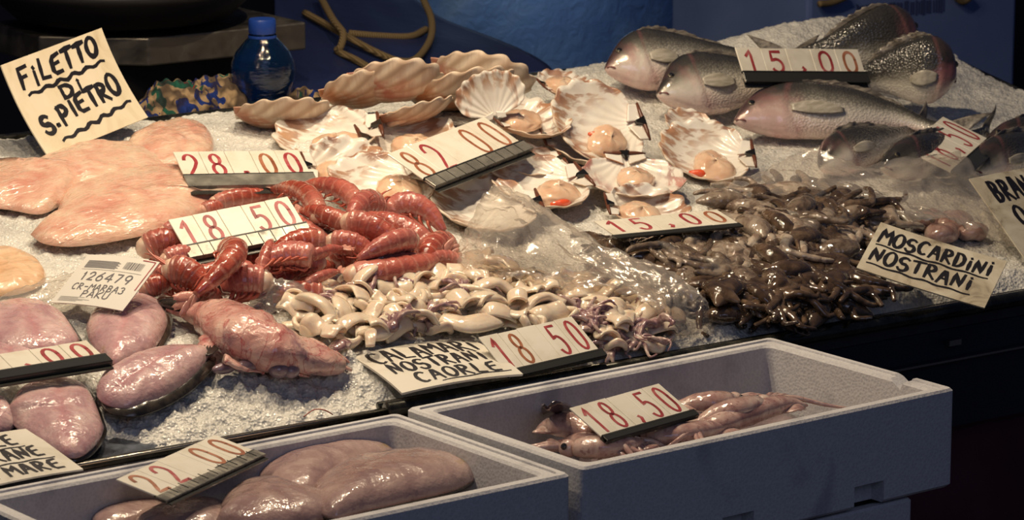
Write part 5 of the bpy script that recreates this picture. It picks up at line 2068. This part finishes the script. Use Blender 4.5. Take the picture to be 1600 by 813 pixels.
def squid(pts, r, label, seed, dark=False):
    rnd = random.Random(seed)
    sp = bez([at_z(p[0], min(p[1], 716 - (p[0] - 890) * .186 if p[0] > 890 else 708 + (p[0] - 890) * .28), p[2]) for p in pts], 26)
    t = thing('squid', sp[12], label, 'squid', 'whole squid in the right crate')
    Z = Vector((0, 0, 1))
    mb = MB()
    mb.tube(sp, [r * lerp_tab([(0, .10), (.12, .45), (.35, .85), (.65, 1.0), (.88, .95), (1, .75)], i / 26) for i in range(27)], 22, up=Z, flat=.72)
    part(mb, 'mantle', M['squid'], t)
    d = (sp[0] - sp[6]).normalized()
    s = d.cross(Z).normalized()
    for sg in (-1, 1):
        mb = MB()
        mb.grid(lambda x, y: sp[int(1 + 11 * x)] + s * sg * (r * .15 + y * r * 1.4 * math.sin(math.pi * min(1, .1 + .9 * x))) + Z * (.004 * math.sin(x * 5) - .003 * y), 10, 6, .0014)
        part(mb, 'fin', M['squid'], t)
    e = (sp[-1] - sp[-4]).normalized()
    s = e.cross(Z).normalized()
    hd = MB()
    hd.ball(sp[-1] + e * r * .5, r * .62, 16, 12, (1, 1, .9))
    h = part(hd, 'head', M['squid'], t)
    for sg in (-1, 1):
        mb = MB()
        mb.ball(sp[-1] + e * r * .6 + s * sg * r * .48 + Z * r * .22, r * .22, 12, 8)
        part(mb, 'eye', M['eye'], h)
    for j in range(7):
        a = (j - 3) * .22
        dd = e * math.cos(a) + s * math.sin(a)
        L = rnd.uniform(.05, .085)
        p0 = sp[-1] + e * r * .9
        q = s * rnd.uniform(-.02, .02)
        mb = MB()
        mb.tube(bez([p0 - dd * r * .3, p0 + dd * L * .4 + Z * rnd.uniform(0, .008), p0 + dd * L * .8 + q - Z * .004, p0 + dd * L + q * 2 - Z * .006], 14), [r * .24 * (1 - .75 * i / 14) for i in range(15)], 9, up=Z)
        part(mb, 'arm', M['squid'], t)
    return t


Zs = .772
squid([(838, 672, Zs + .004), (870, 664, Zs + .014), (905, 668, Zs + .014), (940, 682, Zs + .010)], .024, 'pale squid at the left end of the right crate, under the 18,50 tag', 1)
squid([(1075, 668, Zs + .004), (1120, 648, Zs + .016), (1150, 640, Zs + .020), (1185, 632, Zs + .018)], .020, 'pinkish squid lying lengthwise right of the tag in the crate', 2)
squid([(1040, 640, Zs + .008), (1085, 630, Zs + .016), (1115, 628, Zs + .018), (1140, 626, Zs + .014)], .019, 'squid with brown spots along the back wall of the right crate', 3)
squid([(1262, 634, Zs + .010), (1220, 632, Zs + .014), (1165, 648, Zs + .012), (1110, 668, Zs + .008)], .020, 'squid with a pointed end at the right end of the crate', 4)
squid([(1010, 690, Zs + .000), (980, 694, Zs + .008), (940, 698, Zs + .008), (900, 700, Zs + .004)], .020, 'squid below the tag against the front wall of the right crate', 5)
squid([(880, 690, Zs - .002), (905, 690, Zs + .006), (930, 695, Zs + .006), (955, 694, Zs + .004)], .019, 'greyish glossy squid below the left corner of the tag in the crate', 6)
squid([(1150, 668, Zs), (1110, 670, Zs + .008), (1060, 678, Zs + .008), (1010, 684, Zs + .004)], .018, 'squid at the front wall of the crate right of the tag', 7)
mb = MB()
a, b = at_z(878, 650, Zs + .0), at_z(876, 636, Zs + .050)
d = (b - a)
mb.grid(lambda x, y: a + d * y + RGT * ((x - .5) * .045 * (1 - .55 * y ** 2) - .012 * y) + FWD * (.006 * math.sin(x * 7)) + Vector((0, 0, .004 * math.sin(x * 6 + y * 3))), 12, 12, .004)
M['ink_skin'] = mat('dark_purple_skin', (.07, .045, .06), .25, coat=.6)
k = NT(M['ink_skin'])
k.col(k.ramp(k.noise(60, 4, k.coord()), [(.35, (.025, .016, .022)), (.6, (.09, .06, .075)), (.8, (.22, .16, .17))]))
o = mb.obj('squid_fin', M['ink_skin'], origin=a)
tag(o, 'dark purple fin standing up behind the 18,50 tag in the right crate', 'squid', 'whole squid in the right crate')

# ================================================================== clear plastic film
M['film'] = bpy.data.materials.new('clear_film')
M['film'].use_nodes = True
nt = M['film'].node_tree
nt.nodes.clear()
out = nt.nodes.new('ShaderNodeOutputMaterial')
tr = nt.nodes.new('ShaderNodeBsdfTransparent')
tr.inputs[0].default_value = (.95, .93, .90, 1)
gl = nt.nodes.new('ShaderNodeBsdfGlossy')
gl.inputs['Roughness'].default_value = .09
gl.inputs['Color'].default_value = (.9, .9, .9, 1)
df = nt.nodes.new('ShaderNodeBsdfDiffuse')
df.inputs['Color'].default_value = (.75, .70, .66, 1)
fr = nt.nodes.new('ShaderNodeLayerWeight')
fr.inputs['Blend'].default_value = .30
nz_ = nt.nodes.new('ShaderNodeTexNoise')
nz_.inputs['Scale'].default_value = 24
nz_.inputs['Detail'].default_value = 5
nz_.inputs['Distortion'].default_value = 1.2
tc = nt.nodes.new('ShaderNodeTexCoord')
nt.links.new(tc.outputs['Object'], nz_.inputs['Vector'])
bp = nt.nodes.new('ShaderNodeBump')
bp.inputs['Strength'].default_value = .6
bp.inputs['Distance'].default_value = .007
nt.links.new(nz_.outputs['Fac'], bp.inputs['Height'])
nt.links.new(bp.outputs[0], gl.inputs['Normal'])
nt.links.new(bp.outputs[0], fr.inputs['Normal'])
m1 = nt.nodes.new('ShaderNodeMixShader')
m1.inputs[0].default_value = .13
nt.links.new(tr.outputs[0], m1.inputs[1])
nt.links.new(df.outputs[0], m1.inputs[2])
m2 = nt.nodes.new('ShaderNodeMixShader')
pw = nt.nodes.new('ShaderNodeMath')
pw.operation = 'POWER'
pw.inputs[1].default_value = 3.0
ml = nt.nodes.new('ShaderNodeMath')
ml.operation = 'MULTIPLY_ADD'
ml.inputs[1].default_value = .35
ml.inputs[2].default_value = .08
nt.links.new(fr.outputs['Facing'], pw.inputs[0])
nt.links.new(pw.outputs[0], ml.inputs[0])
nt.links.new(ml.outputs[0], m2.inputs[0])
nt.links.new(m1.outputs[0], m2.inputs[1])
nt.links.new(gl.outputs[0], m2.inputs[2])
nt.links.new(m2.outputs[0], out.inputs[0])


def film(rows, label, seed, nu=70, nv=44, wr=.006, name='plastic_film'):
    """sheet through rows of points (px, py, lift)"""
    R = [bez([hit(x, y, l) for x, y, l in r], nu) for r in rows]
    cols = [bez([r[i] for r in R], nv) for i in range(nu + 1)]

    def P(s, t):
        i, j = int(round(s * nu)), int(round(t * nv))
        p = cols[i][j]
        a = nz((s * 5 + seed, t * 4, seed)) + .5 * nz((s * 13 + seed, t * 9, seed * 2))
        b = 1 - abs(nz((s * 9 + t * 5, t * 6 - s * 4, seed * 3))) * 2.2
        c = 1 - abs(nz((s * 21 - t * 9, t * 17 + s * 6, seed * 5))) * 2.4
        return p + NRM * (wr * (a * .8 + b * .8 + c * .35)) + UDIR * wr * .5 * a
    mb = MB()
    mb.grid(P, nu, nv, .0004)
    o = mb.obj(name, M['film'], origin=cols[nu // 2][nv // 2])
    return tag(o, label, 'plastic film', 'clear plastic film between the catches')


film([[(712, 400, .010), (735, 350, .04), (765, 300, .050), (800, 305, .055)],
      [(705, 415, .012), (760, 372, .070), (830, 336, .075), (880, 352, .050)],
      [(720, 425, .030), (790, 405, .060), (880, 385, .060), (970, 400, .050)],
      [(760, 430, .034), (860, 435, .042), (960, 440, .045), (1050, 450, .045)],
      [(790, 440, .036), (880, 452, .036), (1000, 465, .040), (1095, 470, .040)]], 'crumpled clear plastic film peaking between the shrimps, the calamari and the octopuses', 1, wr=.010)
film([[(880, 400, .050), (960, 400, .052), (1030, 420, .050), (1090, 455, .044)],
      [(960, 440, .044), (1010, 446, .046), (1060, 456, .046), (1105, 478, .030)],
      [(1000, 470, .040), (1035, 480, .040), (1065, 492, .030), (1110, 500, .010)],
      [(1030, 500, .026), (1045, 515, .018), (1070, 528, .006), (1110, 520, .001)]], 'folded clear film between the calamari and the dark octopuses', 2, nu=50, nv=40, wr=.005)
film([[(1110, 300, .020), (1190, 272, .030), (1260, 240, .06), (1330, 262, .055), (1420, 252, .05), (1500, 244, .046)],
      [(1150, 310, .030), (1220, 290, .036), (1300, 284, .045), (1380, 288, .046), (1450, 276, .050), (1525, 270, .040)],
      [(1180, 316, .034), (1260, 302, .036), (1350, 310, .040), (1420, 320, .044), (1480, 310, .050), (1560, 330, .030)],
      [(1340, 320, .03), (1400, 336, .034), (1440, 350, .040), (1490, 352, .040), (1530, 365, .030), (1590, 390, .010)]], 'clear plastic bag draped behind the octopuses below the sea bass', 3, nu=80, nv=40, wr=.008)
film([[(385, 478, .010), (410, 450, .035), (432, 438, .044), (480, 446, .034), (540, 452, .020)],
      [(400, 486, .008), (430, 466, .026), (455, 458, .034), (500, 462, .024), (560, 460, .014)],
      [(430, 492, .006), (460, 486, .012), (500, 484, .012), (540, 478, .010), (590, 470, .008)]], 'clear film tented over the front shrimp beside the calamari', 4, nu=40, nv=24, wr=.004)
film([[(-30, 478, .010), (40, 450, .018), (100, 430, .024), (140, 425, .016)],
      [(-30, 490, .008), (50, 470, .016), (100, 452, .020), (150, 440, .010)],
      [(-30, 500, .004), (60, 486, .010), (110, 476, .012), (150, 470, .006)]], 'clear film under the printed label at the left', 5, nu=36, nv=20, wr=.004)
film([[(640, 425, .012), (690, 416, .016), (720, 400, .020)], [(600, 442, .016), (680, 432, .018), (730, 420, .02)], [(560, 452, .016), (640, 446, .018), (720, 436, .02)]], 'wet clear film between the right front shrimps and the calamari', 6, nu=36, nv=20, wr=.003)
# pink contents of the bag on the right
for i, (x, y, sc_) in enumerate(((1450, 345, 1.1), (1490, 350, 1.2), (1520, 362, .9), (1472, 365, 1.0))):
    mb = MB()
    mb.ball(hit(x, y, .014), .022 * sc_, 18, 12, (1.3, 1, .7))
    for j, v in enumerate(mb.v):
        v = Vector(v)
        mb.v[j] = tuple(v + NRM * .006 * nz((v.x * 50, v.y * 50, i)))
    o = mb.obj('squid_piece', M['squid'], origin=hit(x, y, .014))
    tag(o, 'pink lump of squid wrapped in the clear bag behind the MOSCARDINI card', 'squid', 'squid in the clear bag')

# ================================================================== behind the counter
LEDGE = .90
M['bottle'] = mat('blue_bottle', (.012, .085, .30), .04, trans=.0, coat=1)
nt = M['bottle'].node_tree
b_ = nt.nodes['Principled BSDF']
b_.inputs['Transmission Weight'].default_value = .92
b_.inputs['IOR'].default_value = 1.25
b_.inputs['Roughness'].default_value = .05
k = NT(M['bottle'])
k.bump(k.noise(85, 3, k.coord(scale=(.5, .5, 1.6))), .5, .004)
M['cap'] = mat('blue_cap', (.012, .045, .25), .35)
bp_ = at_y(412, 200, yb_ := VB * CT + .055)
bp_.z = LEDGE
bt = thing('water_bottle', bp_, 'blue plastic water bottle with a blue cap standing behind the shells', 'bottle')
hB = .0
prof = [(r * 1.18, z) for r, z in [(.001, 0), (.030, 0), (.037, .006), (.039, .03), (.036, .045), (.039, .055), (.039, .07), (.034, .085), (.033, .095), (.036, .108), (.0405, .122), (.042, .136), (.0405, .150), (.035, .165), (.026, .178), (.018, .188), (.0155, .193), (.0155, .212)]]
topz = at_y(412, 30, bp_.y).z - LEDGE
scl = topz / .215
mb = MB()
mb.lathe([(r * 1.0, z * scl) for r, z in prof], bp_, 40)
part(mb, 'bottle_body', M['bottle'], bt)
mb = MB()
mb.lathe([(.0001, .216 * scl), (.0195, .216 * scl), (.021, .213 * scl), (.021, .196 * scl), (.0204, .194 * scl)], bp_, 40)
part(mb, 'cap', M['cap'], bt, sharp=40)
mb = MB()
mb.lathe([(.0215, .1915 * scl), (.022, .189 * scl), (.0215, .1865 * scl)], bp_, 40)
part(mb, 'neck_ring', M['cap'], bt)

# crochet blanket
M['crochet'] = mat('crochet_wool', (.5, .4, .3), .9, spec=.1)
k = NT(M['crochet'])
vc = k.coord()
vv = k.n('ShaderNodeTexVoronoi', feature='F1')
vv.inputs['Scale'].default_value = 48
k.l(vc, vv.inputs['Vector'])
rowc = k.noise(13, 2, vc, dist=1.2)
k.col(k.mix(k.ramp1(vv.outputs['Distance'], [(.35, 0), (.62, .75)]), k.ramp(rowc, [(0, (.30, .21, .12)), (.40, (.30, .21, .12)), (.43, (.012, .028, .14)), (.48, (.015, .030, .15)), (.50, (.30, .21, .12)), (.55, (.28, .20, .12)), (.57, (.015, .08, .055)), (.62, (.015, .08, .055)), (.61, (.26, .015, .024)), (.72, (.26, .015, .024))], 'CONSTANT'), (.02, .015, .02)))
k.bump(k.math('SUBTRACT', 1.0, vv.outputs['Distance']), .9, .006)
mb = MB()
path = [at_y(x, y, VB * CT + .10) for x, y in ((205, 196), (260, 150), (300, 160), (345, 142), (380, 172), (430, 172), (462, 152), (498, 172))]
c0 = [Vector((p.x, VB * CT + .06, LEDGE)) for p in path]


def crP(s, t):
    x = path[0].x + (path[-1].x - path[0].x) * s
    tab_ = [((p.x - path[0].x) / (path[-1].x - path[0].x), max(.012, (p.z - LEDGE) * 1.25)) for p in path]
    hgt = sum(lerp_tab(tab_, max(0, min(1, s + d_ * .02))) for d_ in range(-3, 4)) / 7
    an = math.pi * (1 - t)
    bumpy = 1 + .035 * math.sin(s * 120) * math.sin(t * 40) + .14 * nz((s * 9, t * 4, 2))
    return Vector((x + .01 * nz((s * 9, t * 3, 5)), VB * CT + .085 - .055 * math.cos(math.pi * t) * bumpy, LEDGE + .004 + hgt * math.sin(an) ** .7 * bumpy))


mb.grid(crP, 180, 60, .004)
tag(mb.obj('crochet_blanket', M['crochet'], origin=c0[3]), 'bunched crocheted blanket of beige, red, green and blue wool behind the ice', 'blanket')

# weighing scale
M['scale_steel'] = mat('worn_steel', (.22, .20, .17), .42, metal=.9)
k = NT(M['scale_steel'])
k.rough(k.ramp1(k.noise(30, 4, k.coord()), [(.3, .28), (.7, .6)]))
M['scale_dark'] = mat('scale_dark_plastic', (.012, .011, .012), .45)
Ys = VB * CT + .30
ws = thing('weighing_scale', (at_y(330, 60, Ys).x, Ys, LEDGE), 'dark weighing scale with a steel platform edge in the shadow at the back left', 'scale')
pl, pr = at_y(232, 56, Ys), at_y(478, 38, Ys)
x0, x1, zt = pl.x, pr.x, (pl.z + pr.z) / 2
hgt = .045
mb = MB()
# platform with cut-off left corner
ring = [(x0, Ys), (x1, Ys), (x1, Ys + .30), (x0 - .13, Ys + .30), (x0 - .13, Ys + .12)]
lo = [mb.add((x, y, zt - hgt)) for x, y in ring]
hi = [mb.add((x, y, zt)) for x, y in ring]
n_ = len(ring)
for i in range(n_):
    mb.face(lo[i], lo[(i + 1) % n_], hi[(i + 1) % n_], hi[i])
mb.face(*hi)
mb.face(*lo[::-1])
bevel(part(mb, 'platform', M['scale_steel'], ws, smooth=False), .003)
mb = MB()
mb.box(((x0 + x1) / 2 - .03, Ys + .17, (zt - hgt + .73) / 2), (x1 - x0 - .01, .24, zt - hgt - .73))
part(mb, 'base', M['scale_dark'], ws, smooth=False)
mb = MB()
for fx, fy in ((x0 + .02, Ys + .08),):
    mb.box((fx - .03, fy, (zt - hgt + .73) / 2), (.012, .012, zt - hgt - .73))
part(mb, 'front_post', M['scale_steel'], ws, smooth=False)
mb = MB()
cpan = Vector(((x0 + x1) / 2 - .10, Ys + .16, zt))
mb.lathe([(.001, .006), (.11, .006), (.17, .022), (.215, .060), (.222, .075), (.226, .075), (.219, .058), (.175, .016), (.11, .001), (.001, .001)], cpan, 56)
part(mb, 'pan', M['scale_dark'], ws)

# a stand carries everything behind the counter
M['behind'] = mat('rear_stand', (.012, .013, .022), .6)
st = thing('rear_stand', (.4, 1.70, 0), 'dark stand behind the counter carrying the scale and the blue tarpaulin', 'stand')
mb = MB()
mb.box((.15, 1.70, .70), (2.6, .82, .03))
part(mb, 'stand_top', M['behind'], st, smooth=False)
for x in (-1.0, 1.3):
    mb = MB()
    mb.box((x, 1.70, .3425), (.06, .76, .685))
    part(mb, 'leg', M['behind'], st, smooth=False)

# blue tarpaulin over a slanted heap
M['tarp'] = mat('blue_tarpaulin', (.016, .026, .10), .42, spec=.4)
k = NT(M['tarp'])
k.col(k.ramp(k.noise(6, 4, k.coord()), [(.3, (.010, .015, .052)), (.7, (.016, .025, .085))]))
k.bump(k.noise(9, 4, k.coord()), .3, .01)
Yt = VB * CT + .29


def tarp_pt(px, py, k_):
    return at_y(px, py, Yt + k_)


E0, E1, E2 = at_y(870, 116, Yt), at_y(690, 28, Yt + .32), at_y(640, -8, Yt + .45)
F0, F1, F2 = at_y(430, 175, Yt), at_y(430, 40, Yt + .32), at_y(430, -30, Yt + .45)
mb = MB()
right = bez([Vector((E0.x + .02, Yt - .01, .73)), E0, E1, E2], 24)
left = bez([Vector((F0.x, Yt - .01, .73)), F0, F1, F2], 24)
mb.grid(lambda s, t: left[int(round(t * 24))].lerp(right[int(round(t * 24))], s) + Vector((0, 0, .006 * nz((s * 5, t * 4, 3)))), 40, 24, .006)
tag(mb.obj('tarpaulin', M['tarp'], origin=F0.lerp(E0, .5)), 'dark blue tarpaulin sloping up behind the shells, with a rope lying on it', 'tarpaulin')

# rope
M['rope'] = mat('hemp_rope', (.30, .22, .12), .85, spec=.15)
k = NT(M['rope'])
wv = k.n('ShaderNodeTexWave')
wv.inputs['Scale'].default_value = 90
k.l(k.coord(scale=(1, 1, 1)), wv.inputs['Vector'])
k.col(k.ramp(wv.outputs['Fac'], [(.2, (.12, .085, .042)), (.7, (.22, .16, .085))]))
k.bump(wv.outputs['Fac'], .5, .003)
TN = (E1 - E0).cross(F0 - E0).normalized()
if TN.z < 0:
    TN = -TN


def on_tarp(px, py, off):
    return on_plane(px, py, (F0 + E0) / 2 + TN * off, TN)


for lab, pts in (('loose loop of hemp rope curving across the blue tarpaulin', [(476, 20, .03), (530, 50, .03), (580, 78, .028), (622, 95, .026), (650, 92, .026), (672, 62, .03), (674, 30, .04), (660, -4, .05)]),
                 ('piece of hemp rope crossing behind the loop and running down to the shells', [(498, -10, .05), (520, 30, .05), (536, 52, .046), (532, 74, .030), (528, 80, .022), (560, 96, .022), (600, 120, .020)]),
                 ('short straight length of hemp rope lying across the tarpaulin inside the loop', [(545, 52, .016), (590, 56, .016), (640, 57, .016), (666, 46, .018)])):
    mb = MB()
    mb.tube(bez([on_tarp(*p) for p in pts], 60), .0062, 12)
    o = mb.obj('rope', M['rope'], origin=on_tarp(*pts[2]))
    tag(o, lab, 'rope', 'hemp ropes behind the counter')

# shiny plastic sheeting hanging behind
M['sheet'] = mat('blue_plastic_sheet', (.045, .085, .17), .22, spec=.7, coat=.4)
k = NT(M['sheet'])
k.col(k.ramp(k.noise(2.2, 4, k.coord(), dist=.6), [(.3, (.014, .036, .12)), (.50, (.06, .11, .20)), (.68, (.26, .31, .34))]))
k.bump(k.noise(28, 5, k.coord(), dist=.8), .5, .012)
Yh = VB * CT + 1.28
A_, B_ = at_y(560, 170, Yh), at_y(1330, -60, Yh)
mb = MB()
mb.grid(lambda s, t: Vector((A_.x + (B_.x - A_.x) * s, Yh + .05 * nz((s * 3, t * 2, 4)) + .035 * math.sin(s * 9 + t * 5) + .12 * (1 - t) * -1, .02 + (1.62) * t)), 90, 60, .002)
tag(mb.obj('plastic_sheet', M['sheet'], origin=(A_.x, Yh, .02)), 'shiny wrinkled blue plastic sheet hanging behind the counter', 'plastic sheet')

# polystyrene fish box behind on the right, and the dark post
M['blueshade_box'] = mat('box_in_painted_blue_shade', (.10, .15, .34), .65)  # blue cast of the shade is put into the box colour
k = NT(M['blueshade_box'])
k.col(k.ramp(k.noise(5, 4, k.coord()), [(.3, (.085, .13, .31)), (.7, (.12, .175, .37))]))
Yb = VB * CT + .30
bl_, br_ = at_y(1262, 100, Yb), at_y(1586, 100, Yb)
bx = thing('foam_box', ((bl_.x + br_.x) / 2, Yb + .2, 0), 'blue-lit polystyrene box with faded print standing behind the sea breams', 'box')
zt_ = at_y(1400, -40, Yb).z
zb_ = at_y(1400, 180, Yb).z - .10
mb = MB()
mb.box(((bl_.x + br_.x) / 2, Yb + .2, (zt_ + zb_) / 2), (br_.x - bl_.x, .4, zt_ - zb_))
bevel(part(mb, 'box_body', M['blueshade_box'], bx, smooth=False), .008)
M['print'] = mat('faded_print', (.035, .05, .14), .7)
rnd = random.Random(8)
mb = MB()
q0, q1 = at_y(1340, 2, Yb - .0015), at_y(1476, 22, Yb - .0015)
x = q0.x
while x < q1.x:
    w_ = rnd.uniform(.002, .006)
    mb.box((x, Yb - .001, (q0.z + q1.z) / 2 - .02 * (x - q0.x)), (w_, .001, .022 + rnd.uniform(0, .008)))
    x += w_ + rnd.uniform(.002, .004)
part(mb, 'print', M['print'], bx, smooth=False)
mb = MB()
mb.box(((bl_.x + br_.x) / 2, Yb + .2, zb_ / 2 + .0), (br_.x - bl_.x + .05, .36, zb_ - .002))
o = mb.obj('box_stand', M['behind'], smooth=False, origin=((bl_.x + br_.x) / 2, Yb + .2, 0))
tag(o, 'dark stand under the blue-lit box behind the counter', 'stand')
mb = MB()
pp_ = at_y(1592, 100, Yb + .1)
mb.box((pp_.x + .03, Yb + .1, 1.05), (.06, .06, 2.1))
bevel(mb.obj('stall_post', mat('dark_post', (.04, .032, .026), .6), smooth=False, origin=(pp_.x, Yb + .1, 0)), .004)
tag(bpy.data.objects['stall_post'], 'dark upright post at the right edge behind the counter', 'post')
for lab, pts in (('end of a hemp rope hanging over the box above the back breams', [(1280, 6), (1300, 4), (1325, -6)]), ('frayed rope end at the top edge over the blue-lit box', [(1492, -6), (1505, 3), (1518, -6)])):
    mb = MB()
    mb.tube(bez([at_y(x, y, Yb - .012) for x, y in pts], 12), .006, 10)
    tag(mb.obj('rope', M['rope'], origin=at_y(*pts[1], Yb - .012)), lab, 'rope', 'hemp ropes behind the counter')

# a stray red feeler bent over the bare ice
mb = MB()
mb.tube(bez([hit(474, 652, .002), hit(490, 641, .010), hit(506, 641, .010), hit(520, 648, .002)], 16), .0008, 6)
tag(mb.obj('shrimp_feeler', M['shrimp_leg'], origin=hit(497, 645, .004)), 'thin red shrimp feeler arched over the bare ice in front of the monkfish', 'feeler')
